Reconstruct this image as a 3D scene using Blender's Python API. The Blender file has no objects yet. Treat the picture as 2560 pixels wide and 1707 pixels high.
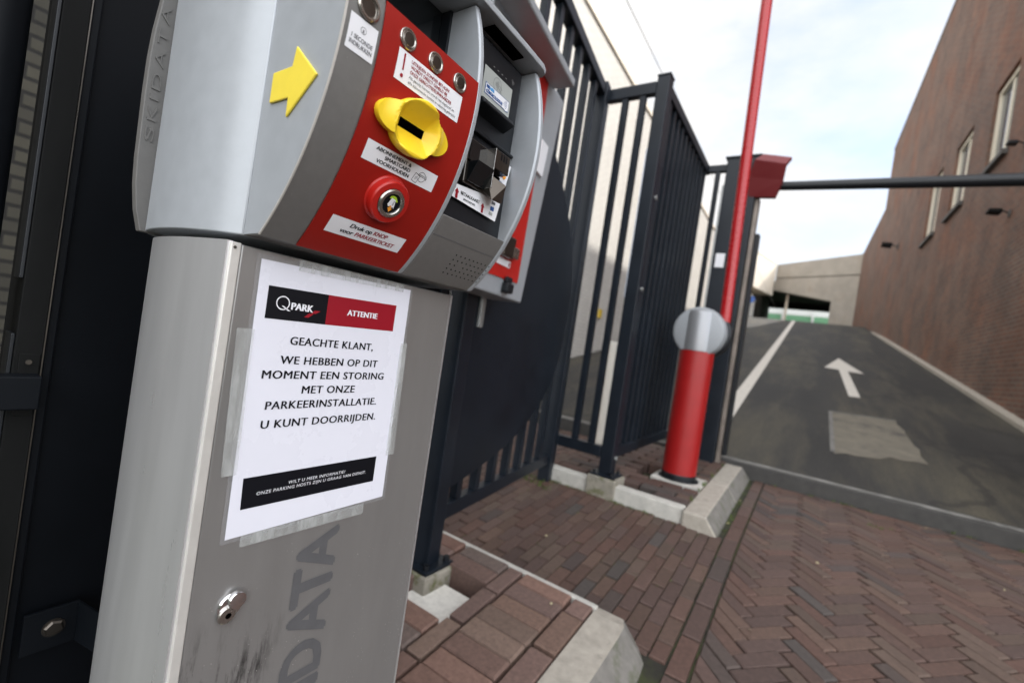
import bpy, bmesh, math, random
from mathutils import Vector, Matrix
random.seed(7)
R_ = math.radians
sc = bpy.context.scene
COL = sc.collection

# ------------------------------------------------------------------ camera
YAW, PITCH, ROLL = 0.5850, -0.00815, 0.1495
fw = Vector((-math.sin(YAW)*math.cos(PITCH), math.cos(YAW)*math.cos(PITCH), math.sin(PITCH)))
rt = Vector((math.cos(YAW), math.sin(YAW), 0)); up = rt.cross(fw)
r2 = math.cos(ROLL)*rt + math.sin(ROLL)*up
u2 = -math.sin(ROLL)*rt + math.cos(ROLL)*up
cd = bpy.data.cameras.new("camera"); cam = bpy.data.objects.new("camera", cd); COL.objects.link(cam)
m3 = Matrix((r2, u2, -fw)).transposed()
cam.matrix_world = Matrix.Translation((0.4854, 0, 0)) @ m3.to_4x4()
cd.sensor_width = 36; cd.lens = 36*1138/2560
cd.clip_start = 0.02; cd.clip_end = 600
cd.dof.use_dof = True; cd.dof.focus_distance = 0.56; cd.dof.aperture_fstop = 3.6
sc.camera = cam

# ------------------------------------------------------------------ sky, sun, exposure
SUN_AZ, SUN_EL = R_(30), R_(40)          # azimuth from +Y towards +X
w = bpy.data.worlds.new("World"); sc.world = w; w.use_nodes = True
nt = w.node_tree; N = nt.nodes; L = nt.links
bg = N["Background"]; bg.inputs[1].default_value = 0.11
sky = N.new("ShaderNodeTexSky"); sky.sky_type = 'NISHITA'; sky.sun_disc = False
sky.sun_elevation = SUN_EL; sky.sun_rotation = SUN_AZ; sky.air_density = 1.0; sky.dust_density = 0.3
tc = N.new("ShaderNodeTexCoord"); mp = N.new("ShaderNodeMapping"); mp.inputs['Scale'].default_value = (1.0, 1.0, 2.2)
mp.inputs['Location'].default_value = (0.35, 0.2, 0.1)
nz = N.new("ShaderNodeTexNoise"); nz.inputs['Scale'].default_value = 2.1; nz.inputs['Detail'].default_value = 7; nz.inputs['Roughness'].default_value = 0.55
cr = N.new("ShaderNodeValToRGB"); cr.color_ramp.elements[0].position = 0.42; cr.color_ramp.elements[1].position = 0.64; cr.color_ramp.elements[0].color = (.31,.31,.31,1)
mx = N.new("ShaderNodeMixRGB"); mx.inputs[2].default_value = (5.2, 5.15, 5.1, 1)
L.new(tc.outputs['Generated'], mp.inputs[0]); L.new(mp.outputs[0], nz.inputs[0]); L.new(nz.outputs[0], cr.inputs[0])
# a clearer, bluer opening in the cloud high over the right-hand building
v1 = N.new("ShaderNodeVectorMath"); v1.operation = 'DOT_PRODUCT'; v1.inputs[1].default_value = Vector((.22,.84,.55)).normalized()
L.new(tc.outputs['Generated'], v1.inputs[0])
m1 = N.new("ShaderNodeMapRange"); m1.interpolation_type = 'SMOOTHSTEP'; m1.inputs['From Min'].default_value = .86; m1.inputs['From Max'].default_value = 1.0
m1.inputs['To Min'].default_value = .11; m1.inputs['To Max'].default_value = -.055; L.new(v1.outputs['Value'], m1.inputs[0])
ad = N.new("ShaderNodeMath"); ad.operation = 'ADD'; L.new(nz.outputs[0], ad.inputs[0]); L.new(m1.outputs[0], ad.inputs[1]); L.new(ad.outputs[0], cr.inputs[0])
L.new(cr.outputs[0], mx.inputs[0]); L.new(sky.outputs[0], mx.inputs[1])
# added sky boost behind and to the right of the camera, lighting the machine
vd = N.new("ShaderNodeVectorMath"); vd.operation = 'DOT_PRODUCT'; vd.inputs[1].default_value = Vector((.50,-.78,.38)).normalized()
L.new(tc.outputs['Generated'], vd.inputs[0])
mr = N.new("ShaderNodeMapRange"); mr.interpolation_type = 'SMOOTHSTEP'; mr.inputs['From Min'].default_value = -.25; mr.inputs['From Max'].default_value = .8
mr.inputs['To Min'].default_value = 1.0; mr.inputs['To Max'].default_value = 3.5
L.new(vd.outputs['Value'], mr.inputs[0])
ml = N.new("ShaderNodeVectorMath"); ml.operation = 'SCALE'; L.new(mx.outputs[0], ml.inputs[0]); L.new(mr.outputs[0], ml.inputs['Scale'])
L.new(ml.outputs[0], bg.inputs[0])
sd = bpy.data.lights.new("sun", 'SUN'); sd.energy = 3.2; sd.angle = R_(0.5); sd.color = (1, .95, .88)
sun = bpy.data.objects.new("sun", sd); COL.objects.link(sun)
sdir = Vector((math.sin(SUN_AZ)*math.cos(SUN_EL), math.cos(SUN_AZ)*math.cos(SUN_EL), math.sin(SUN_EL)))
sun.rotation_euler = sdir.to_track_quat('Z', 'Y').to_euler(); sun.location = sdir*60
sc.view_settings.view_transform = 'Standard'; sc.view_settings.look = 'None'
sc.view_settings.gamma = 1.0; sc.view_settings.exposure = 0.98
sc.cycles.max_bounces = 7; sc.cycles.diffuse_bounces = 4; sc.cycles.glossy_bounces = 4
sc.cycles.use_denoising = True

# ------------------------------------------------------------------ materials
def mat(name, col, rough=.5, metal=0.0, var=0.0, vscale=20, bump=0.0, bscale=200, spec=.5, attr=False, coat=0, stretch=(1,1,1), dark=None):
    m = bpy.data.materials.new(name); m.use_nodes = True
    t = m.node_tree; n = t.nodes; l = t.links; b = n["Principled BSDF"]
    b.inputs['Base Color'].default_value = (*col, 1); b.inputs['Roughness'].default_value = rough
    b.inputs['Metallic'].default_value = metal; b.inputs['Specular IOR Level'].default_value = spec
    if coat: b.inputs['Coat Weight'].default_value = coat; b.inputs['Coat Roughness'].default_value = .15
    src = None
    co = n.new("ShaderNodeTexCoord"); mpp = n.new("ShaderNodeMapping"); mpp.inputs['Scale'].default_value = stretch
    l.new(co.outputs['Object'], mpp.inputs[0])
    if attr:
        a = n.new("ShaderNodeAttribute"); a.attribute_name = "bcol"; src = a.outputs['Color']
    if var:
        x = n.new("ShaderNodeTexNoise"); x.inputs['Scale'].default_value = vscale; x.inputs['Detail'].default_value = 6; x.inputs['Roughness'].default_value = .6
        l.new(mpp.outputs[0], x.inputs[0])
        rp = n.new("ShaderNodeMapRange"); rp.inputs['From Min'].default_value = .3; rp.inputs['From Max'].default_value = .7
        rp.inputs['To Min'].default_value = 1-var; rp.inputs['To Max'].default_value = 1+var
        l.new(x.outputs[0], rp.inputs[0])
        mm = n.new("ShaderNodeMixRGB"); mm.blend_type = 'MULTIPLY'; mm.inputs[0].default_value = 1
        mm.inputs[1].default_value = (*col, 1)
        if src: l.new(src, mm.inputs[1])
        l.new(rp.outputs[0], mm.inputs[2]); src = mm.outputs[0]
        rr = n.new("ShaderNodeMapRange"); rr.inputs['To Min'].default_value = max(0, rough-.08); rr.inputs['To Max'].default_value = min(1, rough+.08)
        l.new(x.outputs[0], rr.inputs[0]); l.new(rr.outputs[0], b.inputs['Roughness'])
    if dark:
        x2 = n.new("ShaderNodeTexNoise"); x2.inputs['Scale'].default_value = dark[0]; x2.inputs['Detail'].default_value = 8; x2.inputs['Roughness'].default_value = .7
        l.new(mpp.outputs[0], x2.inputs[0])
        c2 = n.new("ShaderNodeValToRGB"); c2.color_ramp.elements[0].position = dark[1]; c2.color_ramp.elements[1].position = dark[2]
        l.new(x2.outputs[0], c2.inputs[0])
        m2 = n.new("ShaderNodeMixRGB"); m2.inputs[1].default_value = (*col, 1)
        if src: l.new(src, m2.inputs[1])
        m2.inputs[2].default_value = (*dark[3], 1); l.new(c2.outputs[0], m2.inputs[0]); src = m2.outputs[0]
    if src: l.new(src, b.inputs['Base Color'])
    if bump:
        y = n.new("ShaderNodeTexNoise"); y.inputs['Scale'].default_value = bscale; y.inputs['Detail'].default_value = 4
        l.new(mpp.outputs[0], y.inputs[0]); bp = n.new("ShaderNodeBump"); bp.inputs['Strength'].default_value = bump; bp.inputs['Distance'].default_value = .002
        l.new(y.outputs[0], bp.inputs['Height']); l.new(bp.outputs[0], b.inputs['Normal'])
    return m

M = {}
M['alu'] = mat('brushed_aluminium', (.64,.64,.64), .30, .70, .05, 30, .03, 900, stretch=(1,1,.12), dark=(260,.74,.80,(.12,.12,.12)))
M['alu_strip'] = mat('pale_aluminium_edge', (.60,.58,.54), .40, .4, .05, 40)
M['silver'] = mat('silver_paint', (.35,.37,.39), .45, .25, .04, 60, .06, 1400, dark=(300,.76,.82,(.15,.15,.16)))
M['face'] = mat('dark_silver_face', (.165,.160,.152), .5, .25, .06, 120, .08, 1500, dark=(330,.67,.72,(.40,.39,.36)))
M['red'] = mat('red_lacquer', (.265,.009,.005), .40, 0, .06, 30, .02, 800, spec=.3, dark=(230,.72,.78,(.30,.10,.08)))
M['red_bright'] = mat('red_plastic', (.42,.012,.008), .33)
M['yellow'] = mat('yellow_plastic', (.90,.62,.025), .33, 0, .04, 60, .02, 500, dark=(130,.66,.75,(.45,.33,.08)))
M['arrow_yellow'] = mat('yellow_enamel', (.76,.60,.06), .35, 0, .03, 80)
M['white'] = mat('white_sticker', (.74,.74,.76), .38)
M['paper'] = mat('laminated_paper', (.69,.69,.75), .28, 0, .015, 14, spec=.4)
M['ink'] = mat('black_ink', (.003,.0035,.006), .45, spec=.25)
M['ink_grey'] = mat('grey_ink', (.10,.10,.11), .4)
M['ink_red'] = mat('red_ink', (.27,.003,.013), .4)
M['ink_white'] = mat('white_ink', (.75,.75,.78), .35)
M['ink_blue'] = mat('blue_ink', (.01,.07,.25), .35)
M['ink_cyan'] = mat('light_blue_ink', (.02,.28,.6), .35)
M['ink_orange'] = mat('orange_ink', (.8,.30,.03), .35)
M['ink_green'] = mat('lime_ink', (.40,.62,.03), .35)
M['black'] = mat('black_plastic', (.007,.0085,.011), .42, 0, .1, 60, spec=.35)
M['slot'] = mat('slot_black', (.001,.001,.001), .9, spec=0)
M['glass_dark'] = mat('dark_glass', (.006,.007,.008), .08)
M['lcd'] = mat('grey_display', (.36,.38,.36), .25)
M['steel'] = mat('stainless_steel', (.42,.40,.37), .26, .95, .06, 70)
M['steel_dark'] = mat('dark_brushed_steel', (.10,.088,.076), .30, .9, .1, 50)
M['chrome'] = mat('chrome', (.75,.75,.76), .09, 1)
M['navy'] = mat('navy_powder_coat', (.006,.0095,.015), .42, 0, .2, 8, .03, 700, spec=.35)
M['sheet'] = mat('navy_sheet', (.0022,.0032,.0048), .55, 0, .2, 5, spec=.14, dark=(9,.68,.80,(.010,.010,.010)))
M['plate'] = mat('navy_plate', (.0065,.0095,.0145), .5, 0, .2, 5, spec=.25, dark=(9,.68,.80,(.016,.016,.016)))
M['strip_brown'] = mat('steel_strip_reflection', (.20,.17,.145), .45, .3, .35, 6)  # brownish light tone paints the reflection on the metal strip
M['darkpost'] = mat('dark_gate_steel', (.007,.0072,.007), .6, 0, .35, 12, stretch=(1,1,.15), spec=.08)
M['galv'] = mat('galvanised', (.38,.39,.38), .45, .6, .1, 60)
M['concrete'] = mat('concrete_kerb', (.32,.29,.245), .85, 0, .18, 30, .3, 160, dark=(22,.60,.78,(.13,.12,.10)))
M['concrete_white'] = mat('white_concrete', (.43,.415,.375), .88, 0, .16, 25, .25, 160, dark=(14,.60,.80,(.25,.24,.21)))
M['concrete_moss'] = mat('mossy_concrete', (.24,.22,.18), .9, 0, .2, 25, .4, 120, dark=(20,.50,.66,(.08,.085,.02)))
M['soil'] = mat('joint_soil', (.020,.018,.012), .95, 0, .3, 18, .4, 200, dark=(5,.45,.60,(.035,.042,.010)))
M['sand'] = mat('white_sand', (.62,.60,.55), .95, 0, .12, 60, .5, 120)
M['brick'] = mat('clay_paver', (.15,.07,.055), .72, 0, .22, 70, .35, 260, attr=True, spec=.35)
M['asphalt'] = mat('asphalt', (.024,.0225,.020), .78, 0, .40, 2.6, .5, 320, stretch=(1,.05,1), spec=.35, dark=(2.2,.46,.70,(.064,.056,.039)))
def add_cracks(m):
    t = m.node_tree; n = t.nodes; l = t.links; b = n["Principled BSDF"]; old = b.inputs['Base Color'].links[0].from_socket
    co = n.new("ShaderNodeTexCoord"); wv = n.new("ShaderNodeTexNoise"); wv.inputs['Scale'].default_value = 1.1; wv.inputs['Detail'].default_value = 5
    l.new(co.outputs['Object'], wv.inputs[0])
    av = n.new("ShaderNodeMixRGB"); av.blend_type = 'ADD'; av.inputs[0].default_value = 1.4; l.new(co.outputs['Object'], av.inputs[1]); l.new(wv.outputs['Color'], av.inputs[2])
    v = n.new("ShaderNodeTexVoronoi"); v.feature = 'DISTANCE_TO_EDGE'; v.inputs['Scale'].default_value = .42; l.new(av.outputs[0], v.inputs[0])
    r = n.new("ShaderNodeMapRange"); r.inputs['From Min'].default_value = .006; r.inputs['From Max'].default_value = .016; r.inputs['To Min'].default_value = .55; r.inputs['To Max'].default_value = 0; l.new(v.outputs['Distance'], r.inputs[0])
    m1 = n.new("ShaderNodeMixRGB"); l.new(r.outputs[0], m1.inputs[0]); l.new(old, m1.inputs[1]); m1.inputs[2].default_value = (.013,.012,.011,1)
    g = n.new("ShaderNodeTexNoise"); g.inputs['Scale'].default_value = 140; g.inputs['Detail'].default_value = 2; l.new(co.outputs['Object'], g.inputs[0])
    gr = n.new("ShaderNodeMapRange"); gr.inputs['From Min'].default_value = .35; gr.inputs['From Max'].default_value = .65; gr.inputs['To Min'].default_value = .7; gr.inputs['To Max'].default_value = 1.35; l.new(g.outputs[0], gr.inputs[0])
    m2 = n.new("ShaderNodeMixRGB"); m2.blend_type = 'MULTIPLY'; m2.inputs[0].default_value = 1; l.new(m1.outputs[0], m2.inputs[1]); l.new(gr.outputs[0], m2.inputs[2])
    l.new(m2.outputs[0], b.inputs['Base Color'])
add_cracks(M['asphalt'])
M['asphalt_edge'] = mat('asphalt_kerb_face', (.040,.038,.035), .8, 0, .25, 14, .4, 200)
M['edge_worn'] = mat('worn_kerb_edge', (.13,.125,.115), .8, 0, .5, 9, .3, 200)
M['roadpaint'] = mat('road_paint', (.50,.47,.42), .75, 0, .12, 26, .3, 200)
M['patch'] = mat('pale_repair', (.135,.12,.093), .9, 0, .18, 9, .4, 180, dark=(2.6,.52,.62,(.070,.063,.054)))
M['overpass'] = mat('overpass_concrete', (.245,.22,.187), .85, 0, .16, 1.2, dark=(1.6,.55,.75,(.22,.18,.14)))
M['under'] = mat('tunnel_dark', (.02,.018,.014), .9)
M['plaster'] = mat('pale_panel', (.80,.72,.60), .8, 0, .04, 2)
M['frame_cream'] = mat('cream_window_frame', (.66,.60,.48), .55)
M['pane'] = mat('window_glass', (.08,.09,.10), .06)
M['sill'] = mat('dark_sill', (.06,.055,.05), .7)
M['boom'] = mat('red_boom_paint', (.33,.007,.010), .28, 0, .03, 20)
M['post_red'] = mat('red_post_paint', (.28,.006,.006), .42, 0, .08, 12, .02, 600, dark=(11,.66,.80,(.20,.010,.010)))
M['head_silver'] = mat('barrier_silver', (.27,.275,.285), .38, .5)
M['disc_grey'] = mat('barrier_disc_grey', (.27,.285,.30), .5)
M['holder_red'] = mat('shaded_red_paint', (.13,.004,.006), .5)  # red darkened, the holder's shade is put into the colour
M['kerb_face'] = mat('dirty_shaded_kerb_face', (.15,.14,.125), .9, 0, .2, 24, .4, 140, dark=(16,.5,.7,(.08,.085,.05)))  # kerb dirt with the slope's shade mixed into the colour
M['fin'] = mat('grey_fin_plastic', (.11,.106,.10), .55, 0, .06, 100, .06, 1200)
M['grass'] = mat('weed_green', (.07,.10,.015), .8, 0, .3, 90)
M['leaf'] = mat('dry_leaf', (.30,.25,.15), .8)
M['pole_white'] = mat('white_pole', (.74,.70,.62), .5)
M['board_blue'] = mat('pale_blue_board', (.48,.54,.64), .3)
M['bus_green'] = mat('green_panel', (.20,.44,.25), .4)
M['bus_white'] = mat('white_panel', (.78,.80,.76), .3)
M['sign_yellow'] = mat('yellow_sign', (.70,.50,.06), .5)
M['sign_blue'] = mat('blue_sign', (.03,.10,.35), .5)

def tape_mat():
    m = bpy.data.materials.new("clear_tape"); m.use_nodes = True; t = m.node_tree; n = t.nodes; l = t.links
    b = n["Principled BSDF"]; b.inputs['Base Color'].default_value = (.62,.64,.62,1); b.inputs['Roughness'].default_value = .25
    tr = n.new("ShaderNodeBsdfTransparent"); ms = n.new("ShaderNodeMixShader")
    x = n.new("ShaderNodeTexNoise"); x.inputs['Scale'].default_value = 90; x.inputs['Detail'].default_value = 5
    co = n.new("ShaderNodeTexCoord"); mp2 = n.new("ShaderNodeMapping"); mp2.inputs['Scale'].default_value = (1,1,.25)
    l.new(co.outputs['Object'], mp2.inputs[0]); l.new(mp2.outputs[0], x.inputs[0])
    c = n.new("ShaderNodeValToRGB"); c.color_ramp.elements[0].position = .40; c.color_ramp.elements[0].color = (.24,.24,.24,1)
    c.color_ramp.elements[1].position = .78; c.color_ramp.elements[1].color = (.60,.60,.60,1)
    l.new(x.outputs[0], c.inputs[0]); l.new(c.outputs[0], ms.inputs[0]); l.new(tr.outputs[0], ms.inputs[1]); l.new(b.outputs[0], ms.inputs[2])
    l.new(ms.outputs[0], n["Material Output"].inputs[0]); return m
M['tape'] = tape_mat()
def film_mat():
    m = bpy.data.materials.new("laminate_film"); m.use_nodes = True; t = m.node_tree; n = t.nodes; l = t.links
    b = n["Principled BSDF"]; b.inputs['Base Color'].default_value = (.6,.6,.62,1); b.inputs['Roughness'].default_value = .12
    tr = n.new("ShaderNodeBsdfTransparent"); ms = n.new("ShaderNodeMixShader"); ms.inputs[0].default_value = .14
    l.new(tr.outputs[0], ms.inputs[1]); l.new(b.outputs[0], ms.inputs[2]); l.new(ms.outputs[0], n["Material Output"].inputs[0]); return m
M['film'] = film_mat()

def door_mat():
    # brushed door sheet with its dark scuff marks and pale specks
    m = mat('door_sheet', (.275,.268,.258), .34, .55, .05, 25, .03, 900, stretch=(1,1,.2))
    t = m.node_tree; n = t.nodes; l = t.links; b = n["Principled BSDF"]
    old = b.inputs['Base Color'].links[0].from_socket
    co = n.new("ShaderNodeTexCoord"); sp = n.new("ShaderNodeSeparateXYZ"); l.new(co.outputs['Object'], sp.inputs[0])
    def ramp(sock, a, c2):
        r = n.new("ShaderNodeMapRange"); r.inputs['From Min'].default_value = a; r.inputs['From Max'].default_value = c2; l.new(sock, r.inputs[0]); return r.outputs[0]
    def mul(a, c2):
        q = n.new("ShaderNodeMath"); q.operation = 'MULTIPLY'; l.new(a, q.inputs[0]); l.new(c2, q.inputs[1]); return q.outputs[0]
    mpx = n.new("ShaderNodeMapping"); mpx.inputs['Scale'].default_value = (1, 1, .16); l.new(co.outputs['Object'], mpx.inputs[0])
    x = n.new("ShaderNodeTexNoise"); x.inputs['Scale'].default_value = 70; x.inputs['Detail'].default_value = 9; x.inputs['Roughness'].default_value = .72; l.new(mpx.outputs[0], x.inputs[0])
    y = n.new("ShaderNodeTexNoise"); y.inputs['Scale'].default_value = 11; y.inputs['Detail'].default_value = 3; l.new(co.outputs['Object'], y.inputs[0])
    k = mul(ramp(x.outputs[0], .50, .64), ramp(y.outputs[0], .42, .56))
    k = mul(k, ramp(sp.outputs['Z'], -.335, -.40)); k = mul(k, ramp(sp.outputs['Y'], .345, .30))
    mm = n.new("ShaderNodeMixRGB"); l.new(k, mm.inputs[0]); l.new(old, mm.inputs[1]); mm.inputs[2].default_value = (.035,.034,.033,1)
    v = n.new("ShaderNodeTexNoise"); v.inputs['Scale'].default_value = 420; v.inputs['Detail'].default_value = 2; l.new(co.outputs['Object'], v.inputs[0])
    y2 = n.new("ShaderNodeTexNoise"); y2.inputs['Scale'].default_value = 16; l.new(co.outputs['Object'], y2.inputs[0])
    k2 = mul(mul(ramp(v.outputs[0], .68, .72), ramp(y2.outputs[0], .50, .60)), ramp(sp.outputs['Z'], -.24, -.29))
    m3_ = n.new("ShaderNodeMixRGB"); l.new(k2, m3_.inputs[0]); l.new(mm.outputs[0], m3_.inputs[1]); m3_.inputs[2].default_value = (.62,.60,.56,1)
    l.new(m3_.outputs[0], b.inputs['Base Color']); return m
M['door'] = door_mat()

def brickwall_mat(name, c1, c2, mortar, bw=.21, bh=.062, mort=.010, var=.35, patch=None):
    m = bpy.data.materials.new(name); m.use_nodes = True; t = m.node_tree; n = t.nodes; l = t.links; b = n["Principled BSDF"]
    b.inputs['Roughness'].default_value = .85
    co = n.new("ShaderNodeTexCoord"); sp = n.new("ShaderNodeSeparateXYZ"); cb = n.new("ShaderNodeCombineXYZ")
    l.new(co.outputs['Object'], sp.inputs[0]); l.new(sp.outputs['Y'], cb.inputs[0]); l.new(sp.outputs['Z'], cb.inputs[1])
    bt = n.new("ShaderNodeTexBrick"); l.new(cb.outputs[0], bt.inputs[0])
    bt.inputs['Color1'].default_value = (*c1,1); bt.inputs['Color2'].default_value = (*c2,1); bt.inputs['Mortar'].default_value = (*mortar,1)
    bt.inputs['Scale'].default_value = 1; bt.inputs['Brick Width'].default_value = bw; bt.inputs['Row Height'].default_value = bh; bt.inputs['Mortar Size'].default_value = mort; bt.inputs['Bias'].default_value = -.1
    x = n.new("ShaderNodeTexNoise"); x.inputs['Scale'].default_value = 1.3; x.inputs['Detail'].default_value = 8; x.inputs['Roughness'].default_value = .68; l.new(co.outputs['Object'], x.inputs[0])
    rp = n.new("ShaderNodeMapRange"); rp.inputs['From Min'].default_value = .3; rp.inputs['From Max'].default_value = .7; rp.inputs['To Min'].default_value = 1-var; rp.inputs['To Max'].default_value = 1+var
    l.new(x.outputs[0], rp.inputs[0]); mm = n.new("ShaderNodeMixRGB"); mm.blend_type = 'MULTIPLY'; mm.inputs[0].default_value = 1
    l.new(bt.outputs[0], mm.inputs[1]); l.new(rp.outputs[0], mm.inputs[2]); src = mm.outputs[0]
    if patch:
        x2 = n.new("ShaderNodeTexNoise"); x2.inputs['Scale'].default_value = patch[0]; x2.inputs['Detail'].default_value = 6; l.new(co.outputs['Object'], x2.inputs[0])
        c = n.new("ShaderNodeValToRGB"); c.color_ramp.elements[0].position = patch[1]; c.color_ramp.elements[1].position = patch[2]; l.new(x2.outputs[0], c.inputs[0])
        m2 = n.new("ShaderNodeMixRGB"); m2.blend_type = 'MULTIPLY'; l.new(c.outputs[0], m2.inputs[0]); l.new(src, m2.inputs[1]); m2.inputs[2].default_value = (*patch[3],1); src = m2.outputs[0]
    l.new(src, b.inputs['Base Color'])
    bp = n.new("ShaderNodeBump"); bp.inputs['Strength'].default_value = .5; bp.inputs['Distance'].default_value = .006; bp.invert = True
    l.new(bt.outputs['Fac'], bp.inputs['Height']); l.new(bp.outputs[0], b.inputs['Normal'])
    return m
M['brickwall'] = brickwall_mat('red_brickwork', (.128,.060,.037), (.080,.041,.029), (.125,.097,.077), patch=(.8,.45,.7,(1.25,.85,.62)))
M['creamwall'] = brickwall_mat('cream_brickwork', (.68,.66,.61), (.63,.61,.57), (.54,.52,.48), var=.07)

# ------------------------------------------------------------------ mesh helpers
class MB:
    def __init__(s): s.v = []; s.f = []; s.c = []
    def add(s, vs, fs, col=None):
        o = len(s.v); s.v += [tuple(p) for p in vs]; s.f += [tuple(i+o for i in f) for f in fs]
        if col is not None: s.c += [col]*len(fs)
        return s
    def hexa(s, p, col=None):   # 8 pts: bottom 4 ccw, top 4
        return s.add(p, [(3,2,1,0),(4,5,6,7),(0,1,5,4),(1,2,6,5),(2,3,7,6),(3,0,4,7)], col)
    def box(s, x0,x1,y0,y1,z0,z1):
        return s.hexa([(x0,y0,z0),(x1,y0,z0),(x1,y1,z0),(x0,y1,z0),(x0,y0,z1),(x1,y0,z1),(x1,y1,z1),(x0,y1,z1)])
    def obox(s, c, ax, ay, hx, hy, z0, z1):   # oriented box, ax/ay unit dirs in XY
        P = []
        for z in (z0, z1):
            for a, b in ((-1,-1),(1,-1),(1,1),(-1,1)):
                P.append((c[0]+ax[0]*a*hx+ay[0]*b*hy, c[1]+ax[1]*a*hx+ay[1]*b*hy, z))
        return s.hexa(P)
    def prism(s, poly, mapf, t0, t1):    # poly ccw 2D; mapf(u,v,t)
        n = len(poly); P = [mapf(u,v,t0) for u,v in poly]+[mapf(u,v,t1) for u,v in poly]
        F = [tuple(range(n-1,-1,-1)), tuple(range(n,2*n))]+[(i,(i+1)%n,(i+1)%n+n,i+n) for i in range(n)]
        return s.add(P, F)
    def tube(s, p0, p1, r0, r1=None, n=24, cap=True):
        r1 = r0 if r1 is None else r1; p0 = Vector(p0); p1 = Vector(p1); d = (p1-p0).normalized()
        a = d.orthogonal().normalized(); b = d.cross(a)
        P = []
        for p, r in ((p0,r0),(p1,r1)):
            for i in range(n):
                t = 2*math.pi*i/n; P.append(p+a*r*math.cos(t)+b*r*math.sin(t))
        F = [(i,(i+1)%n,(i+1)%n+n,i+n) for i in range(n)]
        if cap: F += [tuple(range(n-1,-1,-1)), tuple(range(n,2*n))]
        return s.add(P, F)
    def lathe(s, c, axis, prof, n=40, closed=True):    # prof [(r,h)]
        c = Vector(c); d = Vector(axis).normalized(); a = d.orthogonal().normalized(); b = d.cross(a); P = []; F = []
        for r, h in prof:
            for i in range(n):
                t = 2*math.pi*i/n; P.append(c+d*h+a*r*math.cos(t)+b*r*math.sin(t))
        m = len(prof)
        for j in range(m-1):
            for i in range(n): F.append((j*n+i, j*n+(i+1)%n, (j+1)*n+(i+1)%n, (j+1)*n+i))
        if closed: F += [tuple(range(n-1,-1,-1)), tuple(range((m-1)*n, m*n))]
        return s.add(P, F)

def build(name, mb, material, parent=None, label=None, cat=None, group=None, kind=None, smooth=False, bevel=0, seg=2, recalc=True):
    me = bpy.data.meshes.new(name)
    off = Vector((0,0,0))
    if parent is None and kind is None and mb.v:
        xs = [p[0] for p in mb.v]; ys = [p[1] for p in mb.v]; zs = [p[2] for p in mb.v]
        off = Vector(((min(xs)+max(xs))/2, (min(ys)+max(ys))/2, min(zs)))
    me.from_pydata([tuple(Vector(p)-off) for p in mb.v], [], mb.f); me.update()
    if mb.c:
        at = me.attributes.new("bcol", 'FLOAT_COLOR', 'FACE')
        for i, c in enumerate(mb.c): at.data[i].color = (*c, 1)
    if recalc:
        bm = bmesh.new(); bm.from_mesh(me); bmesh.ops.recalc_face_normals(bm, faces=bm.faces); bm.to_mesh(me); bm.free()
    me.materials.append(M[material])
    o = bpy.data.objects.new(name, me); COL.objects.link(o); o.location = off
    if smooth:
        for p in me.polygons: p.use_smooth = True
        me.set_sharp_from_angle(angle=R_(smooth if smooth is not True else 35))
    if bevel:
        b = o.modifiers.new("bevel", 'BEVEL'); b.width = bevel; b.segments = seg; b.limit_method = 'ANGLE'; b.angle_limit = R_(35)
    if parent is not None: attach(o, parent)
    tag(o, label, cat, group, kind)
    return o
def attach(o, p):
    o.parent = p
    mw = Matrix.Translation(p['_o']) if '_o' in p else Matrix.Identity(4)
    o.matrix_parent_inverse = mw.inverted()
def tag(o, label=None, cat=None, group=None, kind=None):
    if label: o['label'] = label
    if cat: o['category'] = cat
    if group: o['group'] = group
    if kind: o['kind'] = kind
def thing(name, label, cat, loc, group=None):
    o = bpy.data.objects.new(name, None); COL.objects.link(o); o.location = loc; o['_o'] = Vector(loc)
    o.empty_display_size = .1; tag(o, label, cat, group); return o

_tc = {}
def glyphs(text, weight=0.0, shear=0.0, spacing=1.0):
    k = (text, weight, shear, spacing)
    if k in _tc: return _tc[k]
    c = bpy.data.curves.new("txt", 'FONT'); c.body = text; c.offset = weight; c.shear = shear; c.space_character = spacing; c.resolution_u = 3
    o = bpy.data.objects.new("txt", c); COL.objects.link(o)
    dg = bpy.context.evaluated_depsgraph_get(); me = bpy.data.meshes.new_from_object(o.evaluated_get(dg))
    r = ([(v.co.x, v.co.y) for v in me.vertices], [tuple(p.vertices) for p in me.polygons])
    bpy.data.objects.remove(o); bpy.data.curves.remove(c); bpy.data.meshes.remove(me)
    _tc[k] = r; return r
CAP = max(p[1] for p in glyphs("H")[0])
def put(mb, text, u0, u1, v0, cap, mapf, weight=.012, shear=0, spacing=1.0, vslope=0.0):
    weight = weight*9
    V, F = glyphs(text, 0.0, shear, spacing)
    xa = min(p[0] for p in V); xb = max(p[0] for p in V); sx = (u1-u0)/(xb-xa); sy = cap/CAP
    k = 1 if weight <= 0 else 3
    for j in range(k):      # heavier print: the same glyphs set again a hair to the side, each on its own level
        d = (j-(k-1)/2)*weight*.35*cap; V3 = []
        for x, y in V:
            q = mapf(u0+(x-xa)*sx+d, v0+y*sy+(x-xa)*sx*vslope); V3.append((q[0]+j*.00004, q[1], q[2]))
        mb.add(V3, F)
def poly(mb, pts, mapf): mb.add([mapf(u,v) for u,v in pts], [tuple(range(len(pts)))])
def rect(mb, u0,u1,v0,v1, mapf): poly(mb, [(u0,v0),(u1,v0),(u1,v1),(u0,v1)], mapf)
def disc(mb, u,v,r, mapf, n=28, ry=None): poly(mb, [(u+r*math.cos(2*math.pi*i/n), v+(ry or r)*math.sin(2*math.pi*i/n)) for i in range(n)], mapf)
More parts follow.
